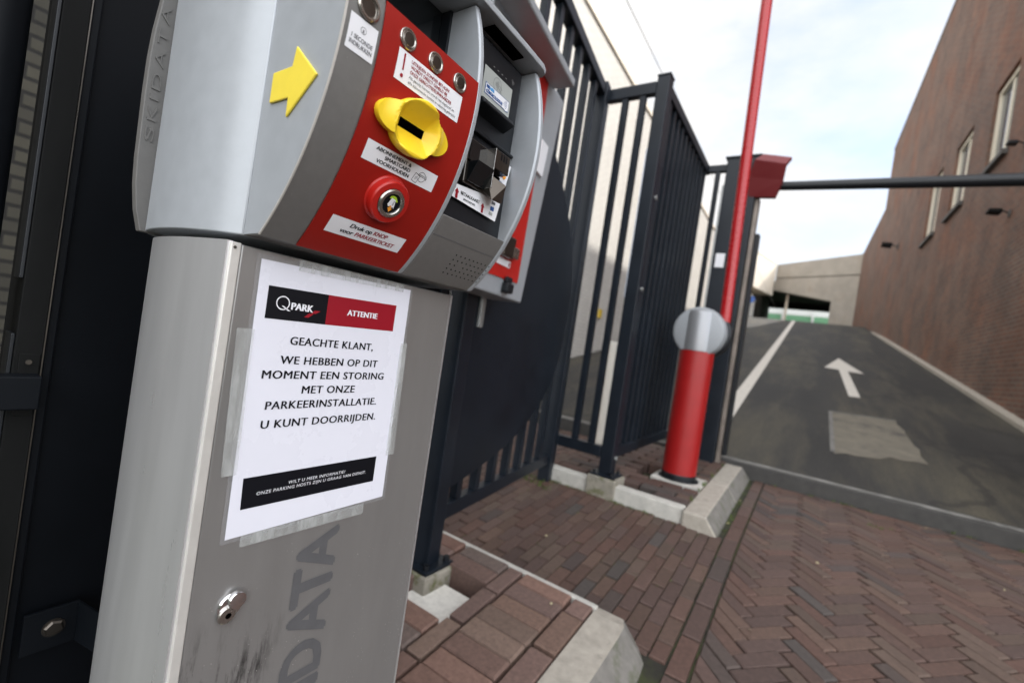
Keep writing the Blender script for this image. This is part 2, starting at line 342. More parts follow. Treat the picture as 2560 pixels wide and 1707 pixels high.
def ring(mb, u,v,r0,r1, mapf, n=32, a0=0, a1=360):
    full = a1-a0 >= 360; k = n if full else n+1; P = []
    for i in range(k):
        a = R_(a0+(a1-a0)*i/n); P += [mapf(u+r0*math.cos(a), v+r0*math.sin(a)), mapf(u+r1*math.cos(a), v+r1*math.sin(a))]
    mb.add(P, [(2*i, 2*i+1, (2*((i+1)%k))+1, 2*((i+1)%k)) for i in range(n)])
def seg(mb, a, b, wd, mapf):
    dx, dy = b[0]-a[0], b[1]-a[1]; l = math.hypot(dx,dy); nx, ny = -dy/l*wd/2, dx/l*wd/2
    poly(mb, [(a[0]+nx,a[1]+ny),(b[0]+nx,b[1]+ny),(b[0]-nx,b[1]-ny),(a[0]-nx,a[1]-ny)][::-1], mapf)

# ------------------------------------------------------------------ ground levels
PR = [(-60,-1.22),(-1.2,-1.22),(0,-1.11),(1.4,-.963),(2.55,-.843),(3.0,-.825),(4.0,-.80),(60,-.80)]
def zr(y):
    for (a, za), (b, zb) in zip(PR, PR[1:]):
        if y <= b: return za+(zb-za)*(y-a)/(b-a)
    return PR[-1][1]
YR, ZR, SL, YC = 4.0, -.69, .1616, 26.0
def zramp(y): return ZR+SL*(y-YR) if y <= YC else ZR+SL*(YC-YR)+.02*(y-YC)
def xdrift(y): return -.018*(y-7)
HI = .08

# ------------------------------------------------------------------ setting: ground, paving, ramp
g = MB(); ys = [-60,-1.2,0,1.4,2.55,3.0,4.0]
for a, b in zip(ys, ys[1:]):
    g.add([(-60,a,zr(a)-.010),(60,a,zr(a)-.010),(60,b,zr(b)-.010),(-60,b,zr(b)-.010)], [(0,1,2,3)])
g.add([(-60,4,zr(4)-.010),(60,4,zr(4)-.010),(200,300,-.9),(-200,300,-.9)], [(0,1,2,3)])
build('ground', g, 'soil', kind='structure', recalc=False)

def clip(P, x0, x1, y0, y1):
    def cut(P, f, inter):
        out = []
        for i in range(len(P)):
            a, b = P[i], P[(i+1) % len(P)]; fa, fb = f(a), f(b)
            if fa >= 0: out.append(a)
            if (fa >= 0) != (fb >= 0):
                t = fa/(fa-fb); out.append((a[0]+(b[0]-a[0])*t, a[1]+(b[1]-a[1])*t))
        return out
    for f in (lambda p: p[0]-x0, lambda p: x1-p[0], lambda p: p[1]-y0, lambda p: y1-p[1]):
        P = cut(P, f, None)
        if len(P) < 3: return None
    return P
PAL = [(.106,.063,.049),(.099,.061,.049),(.092,.058,.048),(.107,.067,.051),(.088,.057,.048),(.100,.068,.053),(.102,.058,.045)]
GREY = [(.070,.058,.052),(.078,.058,.050),(.075,.055,.049)]
def bcol(pg=.16, gain=1.0):
    c = random.choice(GREY if random.random() < pg else PAL); k = .80*gain*random.uniform(.85,1.16); return tuple(x*k for x in c)
def paver(mb, P, zf, h=0.0, depth=.05, joint=.0052, be=.005, pg=.16, gain=1.0):
    if P is None: return
    cx = sum(p[0] for p in P)/len(P); cy = sum(p[1] for p in P)/len(P)
    area = abs(sum(P[i][0]*P[(i+1)%len(P)][1]-P[(i+1)%len(P)][0]*P[i][1] for i in range(len(P))))/2
    if area < .0006: return
    r = math.sqrt(area)
    def ins(d):
        out = []
        for p in P:
            dx, dy = p[0]-cx, p[1]-cy; l = math.hypot(dx,dy)
            out.append((p[0]-dx/l*d*1.3, p[1]-dy/l*d*1.3))
        return out
    A = ins(joint*.5+random.uniform(0,.0015)); B = ins(joint*.5+be)
    dz = random.uniform(-.0025,.0025); tx = random.uniform(-.012,.012); ty = random.uniform(-.012,.012)
    Z = lambda p: zf(p[1])+h+dz+(p[0]-cx)*tx+(p[1]-cy)*ty
    n = len(P)
    V = [(x,y,Z((x,y))) for x,y in B]+[(x,y,Z((x,y))-be*.8) for x,y in A]+[(x,y,Z((x,y))-depth) for x,y in A]
    F = [tuple(range(n))]
    for i in range(n):
        j = (i+1) % n; F += [(i,n+i,n+j,j),(n+i,2*n+i,2*n+j,n+j)]
    mb.add(V, F, bcol(pg, gain))

# running bond between the islands
pb = MB()
def clipped_holes(P):   # keep out of the two islands
    cx = sum(p[0] for p in P)/4; cy = sum(p[1] for p in P)/4
    if -4 < cx < .17 and cy < 1.53: return None
    if -.80 < cx < .19 and 2.58 < cy: return None
    return P
bw, bl = .0565, .152
i = 0; x = -3.0
while x < .222:
    y = -1.4-(bl/2 if i % 2 else 0)
    while y < 3.98:
        P = [(x,y),(min(x+bw,.222),y),(min(x+bw,.222),y+bl),(x,y+bl)]
        cx, cy = x+bw/2, y+bl/2
        Q = None
        if y+bl > 1.545 and y < 2.575: Q = clip(P, -3.0, .222, 1.545, 2.575 if x > -.81 else 3.98)
        if Q is None and x < -.81 and cy >= 2.57: Q = clip(P, -3.0, -.80, -1.4, 3.98)
        if Q is None and x >= .17: Q = clip(P, .175, .222, -1.4, 3.98)
        paver(pb, Q, zr, pg=.035); y += bl
    x += bw; i += 1
y = -1.5
while y < 3.9:
    paver(pb, [(.226,y),(.291,y),(.291,y+.215),(.226,y+.215)], zr, pg=.10); y += .215
# herringbone in the driving lane, laid at 45 degrees
Lh, Wh = .183, .0555; s2 = math.sqrt(.5)
for a in range(-75, 76):
    for b in range(-46, 47):
        ox, oy = a*Wh+b*Lh, a*Wh-b*Lh
        for Q in ([(0,0),(Lh,0),(Lh,Wh),(0,Wh)], [(Lh,Wh-Lh),(Lh+Wh,Wh-Lh),(Lh+Wh,Wh),(Lh,Wh)]):
            P = [(((q[0]+ox)-(q[1]+oy))*s2+1.2, ((q[0]+ox)+(q[1]+oy))*s2+1.3) for q in Q]
            if max(p[0] for p in P) < .29 or min(p[0] for p in P) > 2.5 or max(p[1] for p in P) < -1.4 or min(p[1] for p in P) > 4: continue
            paver(pb, clip(P, .295, 2.5, -1.4, 3.985), zr, pg=.07)
build('brick_road', pb, 'brick', kind='structure', recalc=False)

# asphalt ramp with its step, behind the paving
rm = MB(); ry = [4.0+.07,6,9,13,18,22,26,27,30,45,75]
def rx(y, x): return x+xdrift(y)
for a, b in zip(ry, ry[1:]):
    rm.add([(rx(a,-2.95),a,zramp(a)),(rx(a,2.50),a,zramp(a)),(rx(b,2.50),b,zramp(b)),(rx(b,-2.95),b,zramp(b))], [(0,1,2,3)])
build('ramp_road', rm, 'asphalt', kind='structure', recalc=False)
ke = MB().box(-2.95,2.58,4.0,4.03,-.86,ZR-.006); build('ramp_kerb', ke, 'asphalt_edge', kind='structure', bevel=.008)
ke = MB()
ke.add([(-2.95,4.03,ZR-.004),(2.58,4.03,ZR-.004),(2.58,4.075,zramp(4.03)+.004),(-2.95,4.075,zramp(4.03)+.004)], [(0,1,2,3)])
build('ramp_kerb_edge', ke, 'edge_worn', kind='structure', recalc=False)
mk = MB()
def onramp(u, y, h=.004): return (u, y, zramp(y)+h)
for a, b in zip([4.6,9,14,20,26],[9,14,20,26,26.01]):
    for (p, q) in ((a,b),):
        mk.add([onramp(-.25-.06+xdrift(p)*1.0,p),onramp(-.25+.08+xdrift(p),p),onramp(-.25+.08+xdrift(q),q),onramp(-.25-.06+xdrift(q),q)], [(0,1,2,3)])
build('centre_line', mk, 'roadpaint', kind='structure', recalc=False)
ar = MB()
ar.add([onramp(*p) for p in ((.912,12.0),(.655,10.25),(.875,10.17),(.929,7.617),(1.056,7.64),(1.005,10.10),(1.233,10.04))], [(0,1,2,6),(2,3,4,5),(2,5,6)])
build('road_arrow', ar, 'roadpaint', kind='structure', recalc=False)
pt = MB(); n = 26; P = []
cor = [(.714,6.44),(.716,4.81),(1.364,5.07),(1.308,6.55)]
for k in range(4):
    a, b = cor[k], cor[(k+1)%4]
    for j in range(8):
        t = j/8; P.append((a[0]+(b[0]-a[0])*t+random.uniform(-.02,.02), a[1]+(b[1]-a[1])*t+random.uniform(-.05,.05)))
pt.add([onramp(x,y,.003) for x,y in P], [tuple(range(len(P)))])
build('road_repair', pt, 'patch', kind='structure', recalc=False)
fr = MB()
for a, b in ((cor[0],cor[1]),(cor[0],cor[3])):
    d = Vector((b[0]-a[0], b[1]-a[1])).normalized(); nn = Vector((-d.y, d.x))*.018
    fr.add([onramp(a[0]-nn.x,a[1]-nn.y,.006),onramp(a[0]+nn.x,a[1]+nn.y,.006),onramp(b[0]+nn.x,b[1]+nn.y,.006),onramp(b[0]-nn.x,b[1]-nn.y,.006)], [(0,1,2,3)])
build('road_repair_edge', fr, 'edge_worn', kind='structure', recalc=False)
kb = MB()
for a, b in zip([4.0,9,14,20,27],[9,14,20,27,33]):
    kb.hexa([(rx(a,2.43),a,zramp(a)-.1),(rx(a,2.56),a,zramp(a)-.1),(rx(b,2.56),b,zramp(b)-.1),(rx(b,2.43),b,zramp(b)-.1),
             (rx(a,2.43),a,zramp(a)+.05),(rx(a,2.56),a,zramp(a)+.05),(rx(b,2.56),b,zramp(b)+.05),(rx(b,2.43),b,zramp(b)+.05)])
build('wall_foot_kerb', kb, 'concrete', kind='structure')

# islands: pavers, kerbs, slabs
ib = MB()
zi = lambda y: zr(y)
def islb(x0,x1,y0,y1,pg=.1): paver(ib, [(x0,y0),(x1,y0),(x1,y1),(x0,y1)], zi, h=HI+.008, depth=.085, joint=.007, be=.006, pg=pg, gain=1.8)
y = -1.3
while y < 1.5: islb(-.100,-.024,y,min(y+.195,1.518)); y += .195
y = -1.3
while y < 1.48: islb(-.308,-.104,y,min(y+.0785,1.518),.05); y += .0785
y = -1.24
while y < 1.5: islb(-.370,-.312,y,min(y+.185,1.518)); y += .185
for (xa, xb) in ((-.585,-.374),(-.80,-.589)):
    y = -1.3; k = 0
    while y < 1.5:
        hole = xa > -.6 and y+.08 > 1.165 and y < 1.335
        if not hole: islb(xa,xb,y,min(y+.0785,1.518),.12)
        y += .0785
x = -2.9
while x < -.81:
    y = -1.3
    while y < 1.5: islb(x,x+.075,y,min(y+.2,1.518)); y += .2
    x += .079
# far island
y = 2.655; k = 0
while y < 3.97:
    x = -.785-(.1 if k % 2 else 0)
    while x < .02:
        if not (x+.2 > -.29 and x < .03 and y+.07 > 2.99 and y < 3.25) and not (x+.19 > -.53 and x < -.35 and y < 2.72):
            paver(ib, clip([(x,y),(x+.2,y),(x+.2,y+.072),(x,y+.072)], -.79,.018,2.6,3.98), zi, h=HI+.006, depth=.085, joint=.005, be=.006)
        x += .204
    y += .075; k += 1
build('island_paving', ib, 'brick', kind='structure', recalc=False)

def strip_prism(mb, sec, y0, y1, n=1):
    for k in range(n):
        a = y0+(y1-y0)*k/n; b = y0+(y1-y0)*(k+1)/n
        m = len(sec); V = [(x,a,zr(a)+z) for x,z in sec]+[(x,b,zr(b)+z) for x,z in sec]
        mb.add(V, [tuple(range(m)), tuple(range(2*m-1,m-1,-1))]+[(i,(i+1)%m,(i+1)%m+m,i+m) for i in range(m)])
def dirt_and_shade(o):      # sloping traffic side: dirty old concrete, darkened further to paint in its shade
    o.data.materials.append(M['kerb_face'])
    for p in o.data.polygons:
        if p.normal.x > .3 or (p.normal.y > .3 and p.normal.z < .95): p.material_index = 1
ya = -1.3
for k, (a, b) in enumerate(((-1.3,-.45),(-.445,.55),(.555,1.44))):
    kk = MB(); strip_prism(kk, [(-.02,-.1),(-.02,HI),(.092,HI),(.170,.0),(.175,-.1)], a, b, 1)
    if k == 2:   # rounded nose
        prev = None; sec = [(-.02,-.1),(-.02,HI),(.092,HI),(.170,.0),(.175,-.1)]
        st = [(1.44,1,0),(1.50,.97,.0),(1.55,.80,.012),(1.585,.55,.035),(1.60,.30,.06)]
        for (a1,s1,d1),(a2,s2_,d2) in zip(st, st[1:]):
            V = [( -.02+(x+.02)*s1, a1, zr(a1)+min(z,HI-d1)) for x,z in sec]+[( -.02+(x+.02)*s2_, a2, zr(a2)+min(z,HI-d2)) for x,z in sec]
            kk.add(V, [(i,(i+1)%5,(i+1)%5+5,i+5) for i in range(5)])
        kk.add([( -.02+(x+.02)*.30, 1.60, zr(1.6)+min(z,HI-.06)) for x,z in sec], [(0,1,2,3,4)])
    dirt_and_shade(build('kerb_stone', kk, 'concrete', kind='structure', bevel=0 if k == 2 else .006))
kk = MB()
kk.hexa([(-3,1.518,zr(1.5)-.1),(-.02,1.518,zr(1.5)-.1),(-.02,1.545,zr(1.5)-.1),(-3,1.545,zr(1.5)-.1),(-3,1.518,zr(1.5)+HI+.004),(-.02,1.518,zr(1.5)+HI+.004),(-.02,1.545,zr(1.5)+HI+.004),(-3,1.545,zr(1.5)+HI+.004)])
build('island_edging', kk, 'concrete_white', kind='structure', bevel=.004)
kk = MB(); z0 = zr(2.6)
kk.hexa([(-.83,2.575,z0-.1),(.013,2.575,z0-.1),(.013,2.65,z0-.1),(-.83,2.65,z0-.1),(-.83,2.58,z0+HI),(.013,2.58,z0+HI),(.013,2.65,z0+HI+.002),(-.83,2.65,z0+HI+.002)])
build('island_edging', kk, 'concrete_white', kind='structure', bevel=.006)
for a, b in ((2.555,3.25),(3.255,3.97)):
    kk = MB(); strip_prism(kk, [(.016,-.1),(.016,HI),(.135,HI),(.195,.0),(.198,-.1)], a, b, 1)
    dirt_and_shade(build('kerb_stone', kk, 'concrete', kind='structure', bevel=.010))
kk = MB().box(-.285,.012,2.985,3.265,-.90,zr(3.1)+HI+.006); build('concrete_slab', kk, 'concrete_white', kind='structure', bevel=.004)
kk = MB().box(-.60,-.372,1.155,1.345,-1.06,-.945)
build('sand_bed', kk, 'sand', kind='structure')
kk = MB()
kk.box(-.83,.02,2.65,3.98,-.92,-.80); kk.box(-3,-.02,-1.3,1.515,-1.4,-.995)
build('island_bed', kk, 'soil', kind='structure')

# ------------------------------------------------------------------ buildings
M['greywall'] = brickwall_mat('darkened_yellow_grey_brickwork', (.060,.055,.040), (.040,.037,.029), (.014,.013,.011), bw=.22, bh=.068, var=.25)  # brick colour darkened to paint in shade and lens falloff at this edge
def grid_wall(mb, ylist, zlist, holes, mapf):
    for a, b in zip(ylist, ylist[1:]):
        for c, d in zip(zlist, zlist[1:]):
            ym, zm = (a+b)/2, (c+d)/2
            if any(h[0] < ym < h[1] and h[2] < zm < h[3] for h in holes): continue
            mb.add([mapf(a,c),mapf(b,c),mapf(b,d),mapf(a,d)], [(3,2,1,0)])
wx = lambda y, d=0: 2.55+xdrift(y)+d
holes = [(9.72,10.80,3.99,5.41),(11.95,13.10,3.93,5.43),(14.2,15.40,3.95,5.52)]
bb = thing('brick_building', 'tall dark red brick building beside the ramp with small cream windows', 'building', (2.7,8,-1.2))
wm = MB()
Y0, Y1, Y2, ZT, ZT2 = 3.4, 25.3, 34.5, 10.65, 8.05
yl = sorted({Y0,Y1}|{h[0] for h in holes}|{h[1] for h in holes}); zl = sorted({-1.4,ZT}|{h[2] for h in holes}|{h[3] for h in holes})
grid_wall(wm, yl, zl, holes, lambda y,z: (wx(y),y,z))
wm.add([(wx(Y1),Y1,-1.4),(wx(Y2),Y2,-1.4),(wx(Y2),Y2,ZT2),(wx(Y1),Y1,ZT2)], [(3,2,1,0)])
for h in holes:
    a,b,c,d = h; D = .14
    wm.add([(wx(a),a,c),(wx(a,D),a,c),(wx(a,D),a,d),(wx(a),a,d),(wx(b),b,c),(wx(b,D),b,c),(wx(b,D),b,d),(wx(b),b,d)], [(0,1,2,3),(7,6,5,4),(3,2,6,7),(4,5,1,0)])
wm.add([(wx(Y0),Y0,-1.4),(14,Y0,-1.4),(14,Y0,ZT),(wx(Y0),Y0,ZT),(wx(Y1),Y1,-1.4),(14,Y1,-1.4),(14,Y1,ZT),(wx(Y1),Y1,ZT)], [(0,1,2,3),(7,6,5,4),(1,5,6,2)])
wm.add([(wx(Y1),Y1,ZT2),(wx(Y2),Y2,ZT2),(14,Y2,ZT2),(14,Y1,ZT2),(14,Y1,-1.4),(14,Y2,-1.4),(wx(Y2),Y2,-1.4)], [(0,1,2,3),(3,2,5,4),(1,6,5,2)])
build('wall', wm, 'brickwall', bb, recalc=False)
rf = MB()
rf.hexa([(wx(Y0,-.012),Y0,ZT),(14,Y0,ZT),(14,Y1,ZT),(wx(Y1,-.012),Y1,ZT),(wx(Y0,-.012),Y0,ZT+.12),(14,Y0,ZT+.12),(14,Y1,ZT+.12),(wx(Y1,-.012),Y1,ZT+.12)])
build('roof', rf, 'sill', bb)
for h in holes:
    a,b,c,d = h; D = .12; f = .075
    fm = MB()
    for (p,q,r,s) in ((a+.003,a+f,c+.003,d-.003),(b-f,b-.003,c+.003,d-.003),(a+f,b-f,d-f,d-.003),(a+f,b-f,c+.003,c+f)):
        fm.hexa([(wx(p,.05),p,r),(wx(q,.05),q,r),(wx(q,D+.02),q,r),(wx(p,D+.02),p,r),(wx(p,.05),p,s),(wx(q,.05),q,s),(wx(q,D+.02),q,s),(wx(p,D+.02),p,s)])
    q = a+(b-a)*.42
    fm.hexa([(wx(q,.07),q,c+f),(wx(q+.07,.07),q+.07,c+f),(wx(q+.07,D+.02),q+.07,c+f),(wx(q,D+.02),q,c+f),(wx(q,.07),q,d-f),(wx(q+.07,.07),q+.07,d-f),(wx(q+.07,D+.02),q+.07,d-f),(wx(q,D+.02),q,d-f)])
    wo = build('window', fm, 'frame_cream', bb)
    pn = MB().hexa([(wx(a+f,.09),a+f,c+f),(wx(b-f,.09),b-f,c+f),(wx(b-f,.10),b-f,c+f),(wx(a+f,.10),a+f,c+f),(wx(a+f,.09),a+f,d-f),(wx(b-f,.09),b-f,d-f),(wx(b-f,.10),b-f,d-f),(wx(a+f,.10),a+f,d-f)])
    po = build('pane', pn, 'pane', None); po.location = (0,0,0)
    for vv, p in zip(po.data.vertices, pn.v): vv.co = p
    po.parent = wo
    sm = MB().hexa([(wx(a-.05,-.07),a-.05,c-.09),(wx(b+.05,-.07),b+.05,c-.09),(wx(b+.05,-.002),b+.05,c-.09),(wx(a-.05,-.002),a-.05,c-.09),(wx(a-.05,-.07),a-.05,c-.02),(wx(b+.05,-.07),b+.05,c-.02),(wx(b+.05,-.002),b+.05,c),(wx(a-.05,-.002),a-.05,c)])
    so = build('sill', sm, 'sill', None); so.location = (0,0,0)
    for vv, p in zip(so.data.vertices, sm.v): vv.co = p
    so.parent = wo

def lamp(y, z, label, s=1.0, m='galv'):
    x = wx(y); t = thing('wall_lamp', label, 'lamp', (x,y,z), 'lamps on the brick wall')
    build('bracket', MB().box(x-.05*s,x-.002,y-.08*s,y+.08*s,z-.12*s,z+.12*s).tube((x-.04*s,y,z),(x-.30*s,y-.05,z+.10*s),.03*s,n=12), 'sill', t)
    hm = MB(); 
    hm.hexa([(x-.62*s,y-.22*s,z+.02*s),(x-.24*s,y-.22*s,z-.04*s),(x-.24*s,y+.22*s,z-.04*s),(x-.62*s,y+.22*s,z+.02*s),(x-.60*s,y-.18*s,z+.17*s),(x-.24*s,y-.18*s,z+.15*s),(x-.24*s,y+.18*s,z+.15*s),(x-.60*s,y+.18*s,z+.17*s)])
    build('housing', hm, m, t, bevel=.02)
lamp(9.12, 2.80, 'small dark floodlight on the brick wall just below the black bar', .40, 'darkpost')
lamp(19.6, 4.95, 'small distant dark floodlight near the far end of the brick wall', .75, 'darkpost')
lamp(8.95, 3.72, 'dark floodlight at the right photo edge beside the largest window', .32, 'black')

lw = thing('brick_house', 'shade-darkened yellow grey brick house wall seen through the gap at far left', 'building', (-3.4,0,-1.3))
build('wall', MB().box(-6,-2.80,-7.9,3.2,-1.4,5.6), 'greywall', lw)
build('roof', MB().box(-6.1,-2.72,-7.95,3.25,5.6,5.75), 'sill', lw)

cw = thing('cream_building', 'long pale cream brick building wall behind the dark fence', 'building', (-3.2,10,-1.2))
c1 = MB(); XW = -3.0
def cx_(y): return XW+xdrift(y)-xdrift(8)
YW = 3.3
c1.add([(cx_(YW),YW,-1.4),(cx_(36),36,-1.4),(cx_(36),36,5.05),(cx_(YW),YW,5.05)], [(0,1,2,3)])
c1.add([(-12,YW,-1.4),(cx_(YW),YW,-1.4),(cx_(YW),YW,5.05),(-12,YW,5.05),(-12,36,-1.4),(cx_(36),36,-1.4),(cx_(36),36,5.05),(-12,36,5.05)], [(0,1,2,3),(7,6,5,4)])
build('wall', c1, 'creamwall', cw, recalc=False)
c2 = MB().hexa([(-12,YW,5.05),(cx_(YW)+.03,YW,5.05),(cx_(36)+.03,36.,5.05),(-12,36.,5.05),(-12,YW,5.14),(cx_(YW)+.03,YW,5.14),(cx_(36)+.03,36.,5.14),(-12,36.,5.14)])
build('roof', c2, 'plaster', cw)
c3 = MB().tube((cx_(8.6)+.002,8.62,4.62),(cx_(8.6)+.05,8.62,4.62),.07,n=16); build('vent', c3, 'sill', cw)

# overpass and what lies beyond it
op = thing('concrete_overpass', 'concrete overpass with a dark passage at the top of the ramp', 'overpass', (0,35,2.8))
def face(mb, pts, dy): 
    n = len(pts); mb.add(pts+[(x,y+dy,z) for x,y,z in pts], [tuple(range(n)), tuple(range(2*n-1,n-1,-1))]+[(i,i+n,(i+1)%n+n,(i+1)%n) for i in range(n)])
A0 = Vector((2.35,33.2,0)); B0 = Vector((-2.55,37.2,0))
def opx(t): return A0+(B0-A0)*t
def opt(t, z): p = opx(t); return (p.x,p.y,z)
f1 = MB(); face(f1, [opt(-.02,8.0),opt(1,8.0),opt(1,7.05),opt(-.02,6.75)], 3.0); build('parapet', f1, 'overpass', op)
f2 = MB(); face(f2, [opt(-.02,6.70),opt(1,7.0),opt(1,6.18),opt(.30,5.22),opt(.295,2.4),opt(-.02,2.4)], .6)
f2.v = [(x,y+.05,z) for x,y,z in f2.v]
build('beam', f2, 'overpass', op)
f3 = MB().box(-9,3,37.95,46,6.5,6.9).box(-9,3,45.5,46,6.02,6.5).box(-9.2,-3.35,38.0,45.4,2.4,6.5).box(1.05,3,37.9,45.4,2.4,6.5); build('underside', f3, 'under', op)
f4 = MB().box(-1.78,-1.62,38.2,38.4,2.9,6.4); build('pier', f4, 'plaster', op)
lp = thing('white_corner_block', 'sunlit pale building corner left of the overpass above the ramp', 'building', (-6,35,5.75))
f5 = MB().hexa([(-2.58,37.15,5.75),(-3.85,32.2,5.75),(-9,32.2,5.75),(-9,37.15,5.75),(-2.58,37.15,8.0),(-3.85,32.2,8.0),(-9,32.2,8.0),(-9,37.15,8.0)])
build('wall', f5, 'plaster', lp); build('coping', MB().hexa([(-2.55,37.15,8.0),(-3.82,32.15,8.0),(-9,32.15,8.0),(-9,37.15,8.0),(-2.55,37.15,8.1),(-3.82,32.15,8.1),(-9,32.15,8.1),(-9,37.15,8.1)]), 'plaster', lp)
bs = thing('glazed_barrier', 'long white and green glazed barrier seen through the dark passage', 'barrier', (-1.5,48,2.9))
build('lower_panel', MB().box(-7,3.2,48,48.1,2.9,5.8), 'bus_green', bs)
build('upper_panel', MB().box(-7,3.2,47.99,48.09,5.8,6.4), 'bus_white', bs)
for xx in (-5.6,-4.1,-2.5,-.2,1.8): build('upright', MB().box(xx,xx+.2,47.85,47.98,2.9,6.3), 'bus_white', bs)
t = thing('traffic_sign', 'small round blue sign far left of the passage', 'sign', (-3.0,30,2.9))
build('pole', MB().tube((-3.05,30.05,2.9),(-3.05,30.05,4.6),.04), 'galv', t); build('sign_face', MB().tube((-3.05,30,4.35),(-3.05,29.97,4.35),.20), 'sign_blue', t)
cb = MB().tube((-1.2,.5,2.93),(-1.2,30,3.05),.0035,n=8); build('overhead_cable', cb, 'galv', label='thin overhead cable running along the lane above the fence', cat='cable')

# ------------------------------------------------------------------ fence
def spline_outline(pts, n=8):
    out = []
    for i in range(len(pts)-1):
        p0_ = pts[max(0,i-1)]; p1 = pts[i]; p2 = pts[i+1]; p3 = pts[min(len(pts)-1,i+2)]
        for k in range(n):
            t = k/n; out.append(tuple(.5*((2*p1[j])+(-p0_[j]+p2[j])*t+(2*p0_[j]-5*p1[j]+4*p2[j]-p3[j])*t*t+(-p0_[j]+3*p1[j]-3*p2[j]+p3[j])*t**3) for j in range(2)))
    out.append(pts[-1]); return out
HB = .03
def post(mb, x, y, z0, z1, h=.036): mb.box(x-h,x+h,y-h,y+h,z0,z1)
def foot(parent, x, y, z, zb, bolt_at=((.06,.06),(-.06,-.06),(.06,-.06),(-.06,.06))):
    build('foot_plate', MB().box(x-.075,x+.075,y-.075,y+.075,z,z+.012), 'navy', parent, bevel=.002)
    for dx, dy in bolt_at:
        build('bolt', MB().tube((x+dx*.9,y+dy*.9,z+.012),(x+dx*.9,y+dy*.9,z+.030),.011,n=6), 'black', parent)
p0 = Vector((-.625,1.315)); fd = Vector((-math.sin(.15), math.cos(.15))); fn = Vector((math.cos(.15), math.sin(.15)))
def F1(u, d=0): p = p0+fd*u+fn*d; return p
f = thing('metal_fence', 'dark navy bar fence with large rounded steel plate behind ticket machine', 'fence', (-.7,1.9,-.9), 'dark navy fence sections')
def fbox(u0,u1,d,z0,z1):
    mb = MB(); c = F1((u0+u1)/2); return mb.obox((c.x,c.y), (fd.x,fd.y), (fn.x,fn.y), (u1-u0)/2, d, z0, z1)
build('post', fbox(-.045,.035,.038,-.875,1.66), 'navy', f, bevel=.004)
build('post', fbox(1.215,1.295,.038,-.86,1.64), 'navy', f, bevel=.004)
build('rail', fbox(.036,1.214,.022,-.735,-.675), 'navy', f, bevel=.003)
build('rail', fbox(.036,1.214,.030,1.555,1.62), 'navy', f, bevel=.006)
build('rail', fbox(-1.2,-.046,.030,1.555,1.62), 'navy', f, bevel=.006)
for k in range(7):
    u = .13+k*.153; build('bar', fbox(u-.0,u+.038,.018,-.674,1.554), 'navy', f, bevel=.002)
for k in range(4):
    u = -.60+k*.14; build('bar', fbox(u,u+.038,.018,-.6,1.554), 'navy', f, bevel=.002)
pl = MB(); pts = spline_outline([(.036,-.60),(.114,-.592),(.27,-.566),(.432,-.529),(.651,-.464),(.867,-.347),(1.0,-.235),(1.085,-.10),(1.123,.056),(1.132,.22),(1.11,.396),(1.019,.582),(.848,.740),(.64,.882),(.40,.98),(.036,1.03)], 5)
pl.prism(pts, lambda a,b,t: (*(F1(a,t)),b), .024, .032); build('curved_plate', pl, 'plate', f)
x, y = p0.x, p0.y
foot(f, x, y, -.885, 0)
build('stone_block', MB().box(x-.08,x+.085,y-.085,y+.085,-1.0,-.886), 'concrete_moss', f, bevel=.006)
build('clip', MB().obox((F1(.07,.04).x,F1(.07,.04).y),(fd.x,fd.y),(fn.x,fn.y),.015,.008,.02,.16), 'galv', f, bevel=.004)

f = thing('metal_fence', 'short dark navy fence section of two bars between corner posts', 'fence', (-.62,2.6,-.85), 'dark navy fence sections')
build('rail', MB().box(-.80,-.495,2.60,2.65,-.625,-.56), 'navy', f, bevel=.003)
build('rail', MB().box(-.80,-.495,2.60,2.65,1.56,1.63), 'navy', f, bevel=.003)
for xx in (-.70,-.588): build('bar', MB().box(xx,xx+.036,2.607,2.643,-.559,1.559), 'navy', f, bevel=.002)
build('post', MB().box(-.494,-.418,2.605,2.685,-.715,1.66), 'navy', f, bevel=.004)
build('post_cap', MB().box(-.497,-.415,2.602,2.688,1.66,1.672), 'navy', f, bevel=.003)
foot(f, -.456, 2.645, -.728, 0)
build('stone_block', MB().box(-.54,-.365,2.56,2.73,-.86,-.729), 'concrete_moss', f, bevel=.006)
for zz in (-.62,.95,.40): build('bolt', MB().tube((-.418,2.66,zz),(-.409,2.66,zz),.012,n=10), 'galv', f)

f = thing('metal_fence', 'dark navy fence section running from the corner post to the gate post', 'fence', (-.46,3.3,-.8), 'dark navy fence sections')
build('rail', MB().box(-.482,-.432,2.69,3.93,-.625,-.56), 'navy', f, bevel=.003)
build('rail', MB().box(-.49,-.425,2.69,3.93,1.57,1.635), 'navy', f, bevel=.003)
for k in range(11):
    yy = 2.745+k*.108; build('bar', MB().box(-.475,-.437,yy,yy+.038,-.559,1.569), 'navy', f, bevel=.002)
build('rail', MB().box(-.424,-.285,3.875,3.925,1.575,1.63), 'navy', f, bevel=.003)
build('bar', MB().box(-.37,-.335,3.88,3.915,-.75,1.574), 'navy', f, bevel=.002)

